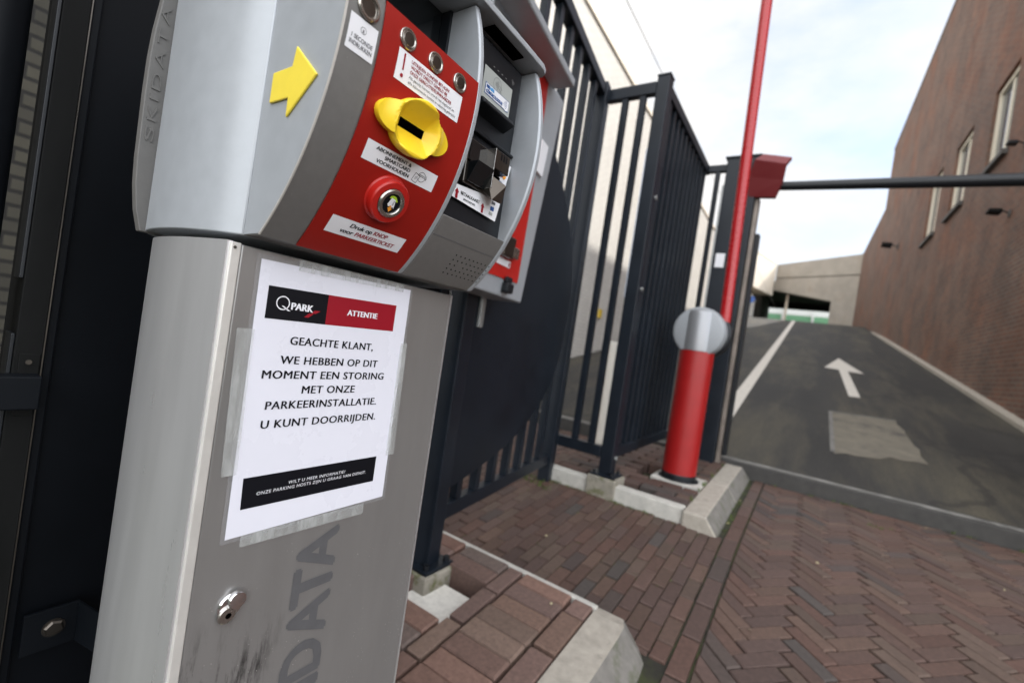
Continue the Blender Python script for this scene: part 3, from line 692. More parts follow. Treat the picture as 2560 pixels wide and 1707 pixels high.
f = thing('gate_post', 'wide dark steel gate post beside the red boom at ramp start', 'post', (-.15,3.92,-.8))
build('post', MB().box(-.285,-.055,3.84,3.98,-.79,1.66), 'navy', f, bevel=.006)
build('cover', MB().box(-.30,-.04,3.83,3.99,1.66,1.675), 'navy', f, bevel=.004)
build('guide_rail', MB().box(-.050,-.022,3.88,3.98,-.72,1.35), 'strip_brown', f, bevel=.003)
build('gate_edge', MB().box(-.018,.012,3.92,4.0,-.66,1.08), 'black', f, bevel=.003)
build('rod', MB().tube((-.292,3.845,-.6),(-.292,3.845,1.45),.007,n=12), 'galv', f)
build('sticker', MB().box(-.262,-.196,3.834,3.839,.79,.90), 'white', f)

# black cross bar with red holder
f = thing('height_bar', 'thick black horizontal bar across the lane at the gate', 'bar', (1.2,3.9,1.4))
build('bar', MB().tube((-.04,3.87,1.43),(2.52,4.0,1.405),.031,.047,n=28), 'black', f, smooth=True)
build('end_bracket', MB().box(2.50,2.60,3.9,4.1,1.30,1.51), 'navy', f)
f = thing('bar_holder', 'folded shade-darkened red metal holder at the left end of the black bar', 'holder', (.05,3.8,1.33))
hb = MB()
top = [(-.030,3.80,1.655),(.160,3.80,1.612)]; m1 = [(-.075,3.76,1.60),(.135,3.76,1.55)]; m2 = [(-.110,3.80,1.49),(.125,3.80,1.445)]; bt = [(-.095,3.84,1.345),(.088,3.84,1.335)]
for a, b in ((top,m1),(m1,m2),(m2,bt)):
    hb.hexa([a[0],a[1],b[1],b[0]]+[(x,y+.045,z) for x,y,z in (a[0],a[1],b[1],b[0])])
build('cradle', hb, 'holder_red', f)
build('stem', MB().box(-.06,.0,3.86,3.90,1.38,1.60), 'navy', f)

# ------------------------------------------------------------------ barrier
f = thing('barrier_post', 'red round barrier post with silver disc head on the far island', 'barrier', (-.145,3.115,-.745))
bx, by = -.145, 3.115
build('base_ring', MB().lathe((bx,by,-.742),(0,0,1),[(.108,0),(.108,.04),(.104,.045)]), 'black', f, smooth=True)
build('tube', MB().lathe((bx,by,-.70),(0,0,1),[(.104,0),(.104,.79)],48), 'post_red', f, smooth=True)
hc = .215
build('neck', MB().lathe((bx,by,.091),(0,0,1),[(.100,0),(.102,.002),(.102,.235),(.095,.255),(.06,.275)],48), 'head_silver', f, smooth=True)
build('disc', MB().lathe((bx,by-.075,hc),(0,1,0),[(.135,0),(.152,.008),(.158,.02),(.158,.12),(.15,.135)],56), 'disc_grey', f, smooth=True)
build('drive_cover', MB().lathe((bx+.012,by+.062,hc),(0,1,0),[(.150,0),(.162,.01),(.162,.08),(.15,.09)],48), 'black', f, smooth=True)
build('base_flange', MB().lathe((bx,by,-.7375),(0,0,1),[(.125,0),(.125,.006)],40), 'black', f)
f = thing('barrier_boom', 'raised red boom standing upright from the silver barrier head', 'boom', (-.03,3.19,.25))
build('arm', MB().lathe((-.024,3.21,.24),(-.0205,0,1),[(.034,0),(.034,4.3),(.03,4.31)],28), 'boom', f, smooth=True)
build('clamp', MB().lathe((-.024,3.21,.20),(-.0205,0,1),[(.040,0),(.040,.10)],28), 'black', f, smooth=True)

f = thing('bollard', 'short white pole standing behind the fence', 'bollard', (-.93,3.7,-.81))
build('pole', MB().lathe((-.93,3.7,-.81),(0,0,1),[(.048,0),(.048,.88),(.045,.90),(.02,.905)],24), 'pole_white', f, smooth=True)
f = thing('sign_board', 'narrow pale blue board on a post behind the fence', 'sign', (-1.18,4.5,-.6))
build('board', MB().box(-1.215,-1.145,4.5,4.53,.58,2.12), 'board_blue', f, bevel=.004); build('post', MB().tube((-1.18,4.55,-.62),(-1.18,4.55,2.0),.025), 'galv', f)
f = MB().box(-2.985,-2.96,8.0,8.14,.62,.78); build('wall_sign', f, 'sign_yellow', label='small yellow sign low on the cream wall behind the fence', cat='sign')

# ------------------------------------------------------------------ dark gate at the left
gs = thing('steel_gate', 'dark navy solid steel gate leaf standing behind the ticket machine', 'gate', (-.5,.6,-1.05))
def G(y, d=0): return -.48-(y-.186)*.115+d
mb = MB(); mb.hexa([(G(.190,-.02),.190,-1.02),(G(.190),.190,-1.02),(G(1.20),1.20,-.97),(G(1.20,-.02),1.20,-.97),(G(.190,-.02),.190,1.7),(G(.190),.190,1.7),(G(1.20),1.20,1.7),(G(1.20,-.02),1.20,1.7)])
build('leaf', mb, 'sheet', gs)
build('stile', MB().box(-.535,-.47,.1865,.1985,-1.02,1.7), 'sheet', gs, bevel=.0025)
build('bracket', MB().box(-.468,-.462,.205,.268,-.60,-.535).hexa([(-.468,.268,-.60),(-.462,.268,-.60),(-.20,.33,-.60),(-.20,.324,-.60),(-.468,.268,-.535),(-.462,.268,-.535),(-.20,.33,-.535),(-.20,.324,-.535)]), 'sheet', gs, bevel=.002)
build('bolt', MB().lathe((-.462,.240,-.566),(1,0,0),[(.0125,0),(.0125,.004),(.010,.007)],6).lathe((-.462,.240,-.566),(1,0,0),[(.014,0),(.014,.002)],20), 'steel_dark', gs)
gp = thing('gate', 'dark brown steel gate frame with latch in front of a pale brick wall', 'gate', (-.49,.16,-1.1))
build('post', MB().box(-.55,-.462,.1545,.1845,-1.12,1.7), 'darkpost', gp, bevel=.0015)
build('edge_trim', MB().box(-.466,-.4605,.1840,.1853,-1.1,1.7), 'steel_dark', gp)
build('seal', MB().box(-.50,-.463,.1495,.1540,-.02,1.2), 'black', gp, bevel=.001)
build('seal', MB().box(-.50,-.463,.1495,.1540,-1.1,-.10), 'black', gp, bevel=.001)
lt = build('latch_box', MB().box(-.462,-.43,.135,.182,-.205,-.157), 'sheet', gp, bevel=.002)
lt = build('latch_plate', MB().box(-.4615,-.459,.160,.182,-.22,-.128), 'darkpost', gp, bevel=.001)
build('screw', MB().lathe((-.459,.170,-.14),(1,0,0),[(.0035,0),(.0035,.003)],12), 'steel_dark', gp)
sp = thing('steel_post', 'round dark post at the far left edge of the photo', 'post', (-.48,.10,-1.1))
build('tube', MB().lathe((-.48,.098,-1.12),(0,0,1),[(.031,0),(.031,2.8)],32), 'sheet', sp, smooth=True)

# ------------------------------------------------------------------ second payment unit on the fence
def D2(u, z):   # front of the unit leans forward towards its top
    d = .18+(.238-.18)*(z-.14)/(.96-.14); return F1(u, d)
d2 = thing('payment_unit', 'red and silver payment unit on the fence, half hidden behind the ticket machine', 'payment machine', (*F1(-.1,.1), .14))
def d2box(u0,u1,z0,z1,da,db):
    P = []
    for z in (z0,z1):
        for u, d in ((u0,da),(u1,da),(u1,db),(u0,db)):
            p = D2(u,z)+fn*d; P.append((p.x,p.y,z))
    return MB().hexa(P)
build('casing', d2box(-.45,.115,.135,.90,-.13,0), 'silver', d2, bevel=.006)
fp_ = MB(); q = [(-.285,.192),(.041,.199),(.005,.517),(-.051,.878),(-.285,.878)]
def d2p(u, z, d): p = D2(u,z)+fn*d; return (p.x,p.y,z)
fp_.add([d2p(u,z,.0005) for u,z in q]+[d2p(u,z,.004) for u,z in q], [(4,3,2,1,0),(5,6,7,8,9)]+[(k,(k+1)%5,(k+1)%5+5,k+5) for k in range(5)])
build('front_panel', fp_, 'red_bright', d2)
build('canopy', d2box(-.62,-.015,.875,.900,.0045,.085), 'silver', d2, bevel=.005)
build('card_reader', d2box(-.16,-.085,.262,.33,.0045,.03), 'steel_dark', d2, bevel=.004)
build('card_lip', d2box(-.084,-.040,.268,.305,.0045,.028), 'steel', d2, bevel=.003)
st_ = build('sticker', d2box(-.150,-.050,.236,.258,.0045,.006), 'white', d2)
build('sticker_mark', d2box(-.064,-.056,.239,.253,.0062,.007), 'ink_red', st_)
build('speaker_cover', d2box(-.02,.040,.59,.70,.001,.012), 'white', d2, bevel=.002)
hk = build('hook', d2box(-.075,-.025,.150,.185,.001,.028), 'black', d2, bevel=.006)
build('hook_cap', d2box(-.072,-.028,.185,.206,.0045,.018), 'black', hk, bevel=.004)

# ------------------------------------------------------------------ the ticket machine
RA, CXA, CZA = .297, -.1785, .275
def arcm(y, s, dr=0.0): a = s/RA; return (CXA+(RA+dr)*math.cos(a), y, CZA+(RA+dr)*math.sin(a))
def am(dr): return lambda u,v: arcm(u,v,dr)
def s_of(z): return RA*math.asin((z-CZA)/RA)
ZB, ZTOP = .0615, .399
tm = thing('ticket_machine', 'grey and red parking ticket machine with yellow ticket slot on its column', 'ticket machine', (-.08,.38,-1.03))
# column: curved aluminium side, door sheet in front
left = spline_outline([(-.002,.2112),(-.05,.2035),(-.10,.2002),(-.15,.2028),(-.19,.2112),(-.23,.2275),(-.26,.252),(-.275,.29)])
outl = left+[(-.275,.47),(-.25,.53),(-.20,.5515),(-.10,.5535),(-.03,.5535),(-.03,.2245),(-.002,.2165)]
cm = MB(); nO = len(outl)
cm.add([(x,y,-1.03) for x,y in outl]+[(x,y,.0535) for x,y in outl], [(i,(i+1)%nO,(i+1)%nO+nO,i+nO) for i in range(nO)]+[tuple(range(nO)),tuple(range(2*nO-1,nO-1,-1))])
build('column_side', cm, 'alu', tm, smooth=40)
build('seam', MB().box(-.03,-.006,.2165,.2175,-1.02,.052), 'slot', tm)
build('edge_strip', MB().box(-.029,.0012,.2137,.2238,-1.02,.0528), 'alu_strip', tm, bevel=.0012)
dr_ = MB().box(-.029,.0,.2242,.5415,-1.02,.0518); door = build('door', dr_, 'door', tm, bevel=.0015)
cr_ = MB(); sec = [(0,.5416)]+[(-.012+.012*math.cos(R_(a)), .5416+.0105*math.sin(R_(a))) for a in (0,15,30,45,60,75,90)]+[(-.029,.5521),(-.029,.5416)]
cr_.prism(sec, lambda a,b,t: (a,b,t), -1.02, .0518); build('corner_profile', cr_, 'alu', tm, smooth=30)
build('screw', MB().lathe((.0012,.2175,.0475),(1,0,0),[(.0016,0),(.0014,.0012)],12), 'steel_dark', tm)
# big faded lettering on the door
dm = lambda u,v: (.0006, u, v)
lt = MB()
def letter_up(mb, ch, z0, z1, y0, y1, mapf, weight=.02):   # reads upwards, tops towards smaller y
    V, F = glyphs(ch, 0.0); xa = min(p[0] for p in V); xb = max(p[0] for p in V); ya_ = min(p[1] for p in V); yb = max(p[1] for p in V)
    for j in range(5):
        dy, dz = ((0,0),(.0022,0),(-.0022,0),(0,.0026),(0,-.0026))[j]
        mb.add([(.0006+j*.00004, y1-(y-ya_)/(yb-ya_)*(y1-y0)+dy, z0+(x-xa)/(xb-xa)*(z1-z0)+dz) for x,y in V], F)
for ch, z0, z1 in (('A',-.326,-.276),('T',-.366,-.320),('A',-.411,-.361),('D',-.463,-.419),('I',-.482,-.472),('K',-.535,-.492),('S',-.582,-.542)):
    letter_up(lt, ch, z0, z1, .338, .3905, dm, .045)
M['faded'] = mat('faded_lettering', (.185,.19,.198), .36, .6, .06, 60)
build('lettering', lt, 'faded', door, recalc=False)
# lock
lk = build('lock', MB().lathe((.0005,.2645,-.3295),(1,0,0),[(.0135,0),(.0135,.0015),(.0118,.0030)],32), 'chrome', tm, smooth=30)
build('lock_cap', MB().lathe((.003,.2685,-.3235),(1,0,0),[(.0098,0),(.0098,.003),(.0085,.0050),(.004,.0058)],28), 'chrome', lk, smooth=40)
build('lock_barrel', MB().lathe((.003,.2605,-.3375),(1,0,0),[(.0095,0),(.0095,.002),(.0080,.003)],28), 'steel', lk, smooth=30)
build('keyhole', MB().lathe((.0058,.2612,-.3380),(1,0,0),[(.0032,0),(.0030,.0006)],8), 'slot', lk)
build('rivet', MB().lathe((.0055,.2668,-.3322),(1,0,0),[(.0022,0),(.0016,.0016)],12), 'chrome', lk)

# head body and side fin
left = spline_outline([(-.001,.2236),(-.03,.2095),(-.08,.1985),(-.13,.1965),(-.18,.2015),(-.22,.2125),(-.255,.233),(-.28,.28)])
outl = left+[(-.28,.50),(-.24,.55),(-.18,.5545),(-.001,.5545)]
hm = MB(); nO = len(outl)
hm.add([(x,y,ZB) for x,y in outl]+[(x,y,ZTOP) for x,y in outl], [(i,(i+1)%nO,(i+1)%nO+nO,i+nO) for i in range(nO)]+[tuple(range(nO)),tuple(range(2*nO-1,nO-1,-1))])
build('head_body', hm, 'silver', tm, smooth=40, bevel=.0012)
fo = [(.24,.40),(.1965,.40),(.1935,.37),(.1917,.3315),(.1885,.295),(.1872,.2619),(.1872,.22),(.1878,.1853),(.1885,.145),(.1902,.1141),(.1941,.0843),(.2002,.060),(.24,.060)]
fm = MB().prism(fo, lambda a,b,t: (t,a,b), -.212, -.200); fin = build('side_fin', fm, 'fin', tm, bevel=.001)
em = MB(); fmap = lambda u,v: (-.1995,u,v)
zz = .166; 
for ch, wd in (('S',.018),('K',.018),('I',.006),('D',.020),('A',.021),('T',.018),('A',.021)):
    V, F = glyphs(ch, .0); xa = min(p[0] for p in V); xb = max(p[0] for p in V); ya_ = min(p[1] for p in V); yb = max(p[1] for p in V)
    yc = .1965-(zz-.166)*.000
    def fm2(x, y, d): return (-.2000+d, .2005-(y-ya_)/(yb-ya_)*.0085+(.001 if False else 0), zz+(x-xa)/(xb-xa)*wd)
    n = len(V); em.add([fm2(x,y,0) for x,y in V]+[fm2(x,y,.0014) for x,y in V], [tuple(i+n for i in p) for p in F]+[tuple(reversed(p)) for p in F])
    # side walls from boundary edges
    cnt = {}
    for p in F:
        for a, b in zip(p, p[1:]+p[:1]): cnt[(a,b)] = 1
    o = len(em.v)-2*n
    for (a, b) in cnt:
        if (b, a) not in cnt: em.f.append((o+a,o+b,o+b+n,o+a+n))
    zz += wd+.0065
build('embossed_lettering', em, 'fin', fin)

# head front blocks (profile extruded across the width)
def profile(z0, z1, x0=0.0, n=36, dr=0.0):
    pts = [(x0,z0)]; s0, s1 = s_of(z0), s_of(z1)
    for k in range(n+1):
        q = arcm(0, s0+(s1-s0)*k/n, dr); pts.append((q[0], q[2]))
    pts.append((x0,z1)); return pts
def block(name, y0, y1, z0, z1, material, parent, x0=0.0, bevel=.0012, dr=0.0):
    mb = MB().prism(profile(z0,z1,x0,36,dr), lambda a,b,t: (a,t,b), y0, y1); return build(name, mb, material, parent, bevel=bevel, smooth=25)
hf = block('left_cheek', .2249, .2627, ZB, ZTOP-.010, 'face', tm, -.0005)
sk = MB(); sk.prism([(x,z) for x,z in profile(ZB+.0006,ZTOP-.011,0,36,-.0016)], lambda a,b,t: (a,t,b), .2242, .2249)
build('cheek_panel', sk, 'silver', tm)
et = MB(); pa = profile(ZB+.001,ZTOP-.012,0,40,.0006)[1:-1]; pb_ = profile(ZB+.001,ZTOP-.012,0,40,-.0012)[1:-1]; n = len(pa)
et.add([(x,.2241,z) for x,z in pb_]+[(x,.2241,z) for x,z in pa]+[(x,.2256,z) for x,z in pa], [(k,k+1,n+k+1,n+k) for k in range(n-1)]+[(n+k,n+k+1,2*n+k+1,2*n+k) for k in range(n-1)])
build('worn_edge', et, 'alu_strip', tm, recalc=False)
block('centre_block', .2628, .4010, ZB, .2885, 'face', tm, dr=-.0008)
block('divider_fin', .4015, .4100, ZB, ZTOP-.010, 'silver', tm, dr=.0003, bevel=.002)
block('lower_front', .4101, .5442, ZB, .1387, 'face', tm)
block('right_cheek', .5443, .5547, ZB, ZTOP-.010, 'silver', tm, dr=.0003, bevel=.0025)
build('screen_back', MB().box(.0,.045,.2629,.4014,.289,.389), 'glass_dark', tm)
build('screen_frame', MB().box(.0455,.060,.3975,.4014,.289,.389), 'black', tm)
build('screen_frame', MB().box(.0455,.060,.2629,.2665,.289,.389), 'black', tm)
build('reader_back', MB().box(.0,.072,.4101,.5442,.139,.389), 'black', tm)
hd = MB(); ho = [(0,.2629),(.100,.2629),(.106,.30),(.108,.40),(.109,.50),(.1085,.545),(.105,.556),(.098,.562),(.085,.564),(0,.564)]
hd.prism(ho, lambda a,b,t: (a,b,t), .3905, .3985); build('hood', hd, 'silver', tm, bevel=.0012, seg=2)
build('hood_recess', MB().box(.078,.096,.44,.51,.3885,.3903), 'slot', tm)

# red front panel on the curve
rp = MB(); n = 40; sA, sB = s_of(ZB)+.0004, s_of(.2895)
V = []
for k in range(n+1):
    s = sA+(sB-sA)*k/n
    for yy, d in ((.2630,-.0004),(.2630,.0008),(.4014,.0008),(.4014,-.0004)): V.append(arcm(yy,s,d))
Fq = []
for k in range(n):
    for j in range(3): Fq.append((k*4+j, k*4+j+1, (k+1)*4+j+1, (k+1)*4+j))
Fq += [(0,1,2,3), (n*4+3,n*4+2,n*4+1,n*4)]
rp.add(V, Fq); red = build('red_panel', rp, 'red', tm, smooth=30)

def sticker(name, u0,u1,v0,v1, dr=.0012, skew=0):
    mb = MB(); k = 6
    V = []
    for i in range(k+1):
        v = v0+(v1-v0)*i/k; V += [arcm(u0,v,dr), arcm(u1,v,dr)]
    mb.add(V, [(2*i,2*i+1,2*i+3,2*i+2) for i in range(k)]); return build(name, mb, 'white', tm, recalc=False)
AM = am(.0016)
# info sticker (left cheek)
st = sticker('sticker', .2296,.2590,-.0466,-.0168, .0006); tx = MB(); A6 = am(.0009)
ring(tx,.2442,-.0255,.0026,.0030,A6); put(tx,'i',.2436,.2448,-.0272,.0026,A6,.03)
put(tx,'1 SECONDE',.2335,.2560,-.0360,.0036,A6,.006); put(tx,'INDRUKKEN',.2325,.2562,-.0415,.0036,A6,.006)
build('lettering', tx, 'ink_grey', st, recalc=False)
# warning sticker
st = sticker('sticker', .2838,.3779,-.0437,-.0147); tx = MB()
poly(tx, [(.2905,-.0172),(.2925,-.0172),(.2930,-.0325),(.2912,-.0325)][::-1], AM); disc(tx,.2919,-.0378,.0019,AM)
put(tx,'UITRIJDEN ZONDER BETALEN',.3008,.3560,-.0212,.0031,AM,.008); put(tx,'WORDT DIRECT GEMELD BIJ',.3010,.3538,-.0261,.0031,AM,.008); put(tx,'ONZE GERECHTSDEURWAARDER',.3010,.3625,-.0310,.0031,AM,.008)
build('lettering', tx, 'ink_red', st, recalc=False); tx = MB()
put(tx,'Als gevolg hiervan wordt het dagtarief en',.3008,.3690,-.0357,.0027,AM,-.004); put(tx,'alle bijkomende kosten in rekening gebracht',.3012,.3728,-.0405,.0027,AM,-.004)
build('lettering', tx, 'ink_grey', st, recalc=False)
# subscription sticker
st = sticker('sticker', .2774,.3765,-.1254,-.1057); tx = MB()
put(tx,'ABONNEMENT &',.2895,.3365,-.1116,.0036,AM,.016); put(tx,'SMARTCARD',.3025,.3372,-.1170,.0036,AM,.016); put(tx,'VOORHOUDEN',.2940,.3380,-.1227,.0036,AM,.016)
cu, cv = .3490, -.1165
for a, b in (((cu-.006,cv-.006),(cu+.001,cv-.0075)),((cu+.001,cv-.0075),(cu+.0035,cv+.0015)),((cu+.0035,cv+.0015),(cu-.0035,cv+.003)),((cu-.0035,cv+.003),(cu-.006,cv-.006))): seg(tx,a,b,.0005,AM)
ring(tx,cu+.006,cv+.001,.0050,.0055,AM,24,-150,170); ring(tx,cu+.006,cv+.0015,.0064,.0069,AM,16,-20,25)
seg(tx,(cu+.0005,cv+.0015),(cu+.0135,cv+.001),.0005,AM); seg(tx,(cu+.002,cv+.003),(cu+.011,cv+.0025),.0005,AM); ring(tx,cu-.001,cv-.002,.0008,.0012,AM,12); ring(tx,cu-.001,cv-.002,.0020,.0023,AM,10,20,70); ring(tx,cu-.001,cv-.002,.0020,.0023,AM,10,200,250)
build('lettering', tx, 'ink', st, recalc=False)
# press-button sticker
st = sticker('sticker', .2781,.3790,-.2098,-.1890); tx = MB()
put(tx,'Druk op',.3025,.3310,-.1972,.0050,AM,.016,.18); put(tx,'voor',.2945,.3105,-.2055,.0050,AM,.016,.18)
build('lettering', tx, 'ink', st, recalc=False); tx = MB()
put(tx,'KNOP',.3335,.3530,-.1972,.0050,AM,.014,.18); put(tx,'PARKEERTICKET',.3130,.3680,-.2055,.0050,AM,.014,.18)
build('lettering', tx, 'ink_red', st, recalc=False)

def arc_frame(y, s):
    a = s/RA; nrm = Vector((math.cos(a),0,math.sin(a))); return Vector(arcm(y,s,0)), nrm
def on_arc(name, y, s, prof, material, parent=tm, n=36, sm=30):
    c, nn = arc_frame(y,s); return build(name, MB().lathe(c,nn,prof,n), material, parent, smooth=sm)
# three round push buttons
for yy in (.2921,.3309,.3697):
    b_ = on_arc('push_button', yy, -.0033, [(.0103,0),(.0103,.0020),(.0097,.0030),(.0085,.0030),(.0078,.0020),(.0074,.0018),(.0068,.0030),(.0015,.0033)], 'steel')
    on_arc('button_cap', yy, -.0033, [(.0064,.0029),(.0060,.0037),(.002,.0040)], 'steel_dark', b_)
b_ = on_arc('intercom_button', .2452,-.0042,[(.0118,0),(.0118,.0020),(.0106,.0034),(.0092,.0034),(.0084,.0012),(.0084,.0008)], 'steel')
on_arc('button_cap', .2452,-.0042,[(.0080,.0006),(.0070,.0016),(.002,.0018)], 'steel_dark', b_)
# ticket button: raised red collar, steel ring, picture
b_ = on_arc('ticket_button', .3245,-.1530,[(.0262,-.002),(.0255,.0012),(.0242,.0025),(.0235,.010),(.0222,.0118),(.0165,.0122),(.0163,.0100)], 'red_bright', n=48)
on_arc('button_ring', .3245,-.1530,[(.0160,.0095),(.0160,.0128),(.0150,.0145),(.0118,.0145),(.0108,.0132),(.0106,.0120)], 'steel', b_, 48)
on_arc('button_face', .3245,-.1530,[(.0106,.0100),(.0106,.0122),(.002,.0123)], 'ink', b_, 40)
c, nn = arc_frame(.3245,-.1530); tv = Vector((-nn.z,0,nn.x))
bm_ = lambda u,v: tuple(c+nn*.0127+Vector((0,1,0))*u+tv*v)
tx = MB(); poly(tx,[(-.0052,.0050),(-.0044,.0076),(-.0015,.0088),(.002,.0086),(.0042,.0064),(.0062,.0042),(.0058,.0032),(-.0002,.0052)][::-1],bm_); build('symbol', tx, 'ink_green', b_, recalc=False)
bm2 = lambda u,v: tuple(c+nn*.0131+Vector((0,1,0))*u+tv*v)
tx = MB(); poly(tx,[(-.0028,.0062),(.0030,.0052),(.0050,-.0046),(.0030,-.0030),(.0012,-.0048),(-.0010,-.0028),(-.0026,-.0040),(-.0048,-.0016)][::-1],bm2); build('symbol', tx, 'white', b_, recalc=False)
bm3 = lambda u,v: tuple(c+nn*.0135+Vector((0,1,0))*u+tv*v)
tx = MB(); poly(tx,[(-.0012,-.0020),(.0012,-.0022),(.0012,-.0050),(.0032,-.0052),(.0004,-.0092),(-.0030,-.0048),(-.0012,-.0048)][::-1],bm3); build('symbol', tx, 'ink_orange', b_, recalc=False)
tx = MB()
for k in range(5): rect(tx,.0006+k*.0001,.0022,-.001+k*.0011,-.0005+k*.0011,bm3)
build('symbol', tx, 'ink', b_, recalc=False)

# yellow ticket mouth: round funnel with an ear to each side
ym = MB(); yc, scn = .3195, -.0765; NT, NR = 120, 40
def lobes(th):
    c_, s_ = math.cos(th), math.sin(th)
    dome = 1/math.sqrt((c_/.0305)**2+(s_/.0265)**2)
    ear = 0
    # ear = ellipse centred at +-.030, semi .0195 x .0115
    e = .0215; A, B = .0265, .0150
    aa = (c_/A)**2+(s_/B)**2; bb_ = -2*abs(c_)*e/A**2; cc = (e/A)**2-1
    dsc = bb_*bb_-4*aa*cc
    if dsc > 0: ear = (-bb_+math.sqrt(dsc))/(2*aa)
    return dome, max(dome, ear)
def hgt(r, dome, out, th):
    k = abs(math.cos(th))**3
    if r <= dome:
        q = r/dome
        rim = .0205-.0050*k
        u_, v_ = abs(r*math.cos(th)), abs(r*math.sin(th))
        e = math.hypot(max(0,u_-.0165)/.0125, max(0,v_-.0042)/.0195)
        z = .0014+(rim-.0014)*min(1,e/.93)**1.15
        if q > .93: z -= .0016*((q-.93)/.07)**2
    else: z = .0150-.0035*k-.0018
    return z
V = []; idx = []
for i in range(NT):
    th = 2*math.pi*i/NT; dome, out = lobes(th)
    for j in range(1, NR+1):
        r = out*j/NR; z = hgt(r, dome, out, th)
        if out > dome*1.02 and r > dome:
            q = min(1,(r-dome)/max(1e-6,.048-dome)); z = .0150-.0016*math.sin(math.pi*q)-.0055*q
        V.append(arcm(yc+r*math.cos(th), scn+r*math.sin(th), z))
    V.append(arcm(yc+(out+.0004)*math.cos(th), scn+(out+.0004)*math.sin(th), .0065)); V.append(arcm(yc+out*.97*math.cos(th), scn+out*.97*math.sin(th), .0))
K = NR+2; base = len(V); V.append(arcm(yc,scn,.0014))
Fq = []
for i in range(NT):
    j = (i+1) % NT
    Fq.append((base, i*K, j*K))
    for k in range(K-1): Fq.append((i*K+k, i*K+k+1, j*K+k+1, j*K+k))
ym.add(V, Fq); mouth = build('ticket_mouth', ym, 'yellow', tm, smooth=60)
sl = MB(); sl.prism([(.3025,-.0812),(.3365,-.0812),(.3365,-.0722),(.3025,-.0722)], lambda a,b,t: arcm(a,b,t), -.002, .0019); build('slot', sl, 'slot', mouth)

# yellow arrow on the left side panel
aw = [(.0533,.2377),(.0501,.2193),(.0174,.2191),(.0174,.1897),(.0500,.1896),(.0506,.1713),(.0925,.2043)]
mb = MB().prism(aw, lambda a,b,t: (a,t,b), .2216, .2241); build('direction_arrow', mb, 'arrow_yellow', tm, bevel=.0011, seg=2)

# loudspeaker holes
hl = MB()
for r in range(5):
    for q in range(9):
        yy = .4705+q*.0094; s = -.1862-r*.0079
        if r == 2 and q == 2: continue
        c, nn = arc_frame(yy, s); hl.lathe(c+nn*.0002, nn, [(.00105,0),(.0010,.0003)], 10)
build('speaker_grille', hl, 'slot', tm)
build('front_seam', MB().hexa([arcm(.4102,-.1690,.0001),arcm(.544,-.170,.0001),arcm(.544,-.1704,.0001),arcm(.4102,-.1695,.0001),arcm(.4102,-.1690,.0005),arcm(.544,-.170,.0005),arcm(.544,-.1704,.0005),arcm(.4102,-.1695,.0005)]), 'ink_grey', tm)

# contactless reader in the right bay
rd = build('contactless_reader', MB().box(.070,.0835,.436,.530,.300,.378).hexa([(.070,.438,.289),(.0955,.444,.2945),(.0955,.516,.2945),(.070,.522,.289),(.070,.438,.302),(.090,.444,.303),(.090,.516,.303),(.070,.522,.302)]), 'black', tm, bevel=.002)
xm = lambda d: (lambda u,v: (d,u,v))
tx = MB(); rect(tx,.4470,.5110,.3030,.3465,xm(.0842)); dsp = build('display', tx, 'lcd', rd, recalc=False)
tx = MB(); P = [(.4524,.3268),(.5070,.3268),(.5070,.3118),(.500,.3105),(.498,.3118),(.4526,.3122)]
poly(tx,P[::-1],xm(.0846)); s1_ = build('sticker', tx, 'ink_blue', rd, recalc=False)
tx = MB(); poly(tx,[(.4532,.3260),(.5062,.3260),(.5062,.3126),(.500,.3113),(.4978,.3126),(.4534,.3130)][::-1],xm(.0849)); build('sticker_face', tx, 'white', s1_, recalc=False)
tx = MB(); put(tx,'BIJ',.4550,.4608,.3205,.0042,xm(.0852),.03); put(tx,'CONTACTLOOS IN',.4550,.4915,.3142,.0044,xm(.0852),.03)
for k in range(4): ring(tx,.493+k*.0001,.3195,.0022+k*.0021,.0028+k*.0021,xm(.0852),12,-38,38)
build('lettering', tx, 'ink_blue', s1_, recalc=False)
tx = MB(); put(tx,'HIER',.4625,.4715,.3205,.0042,xm(.0852),.03); build('lettering', tx, 'ink_cyan', s1_, recalc=False)
tx = MB(); ring(tx,.4770,.3345,.0088,.0092,xm(.0846))
for k in range(4): ring(tx,.4705,.3345,.0025+k*.0021,.0031+k*.0021,xm(.0846),10,-40,40)
seg(tx,(.481,.336),(.488,.333),.0006,xm(.0846)); seg(tx,(.481,.332),(.487,.328),.0006,xm(.0846))
build('symbol', tx, 'ink_grey', dsp, recalc=False)
tx = MB()
for k in range(4): rect(tx,.4640+k*.0094,.4672+k*.0094,.3528,.3537,xm(.0838))
ring(tx,.5085,.3580,.0012,.0016,xm(.0838),14); ring(tx,.5120,.3568,.0012,.0016,xm(.0838),14); ring(tx,.5100,.3545,.0012,.0016,xm(.0838),14)
build('marks', tx, 'galv', rd, recalc=False)
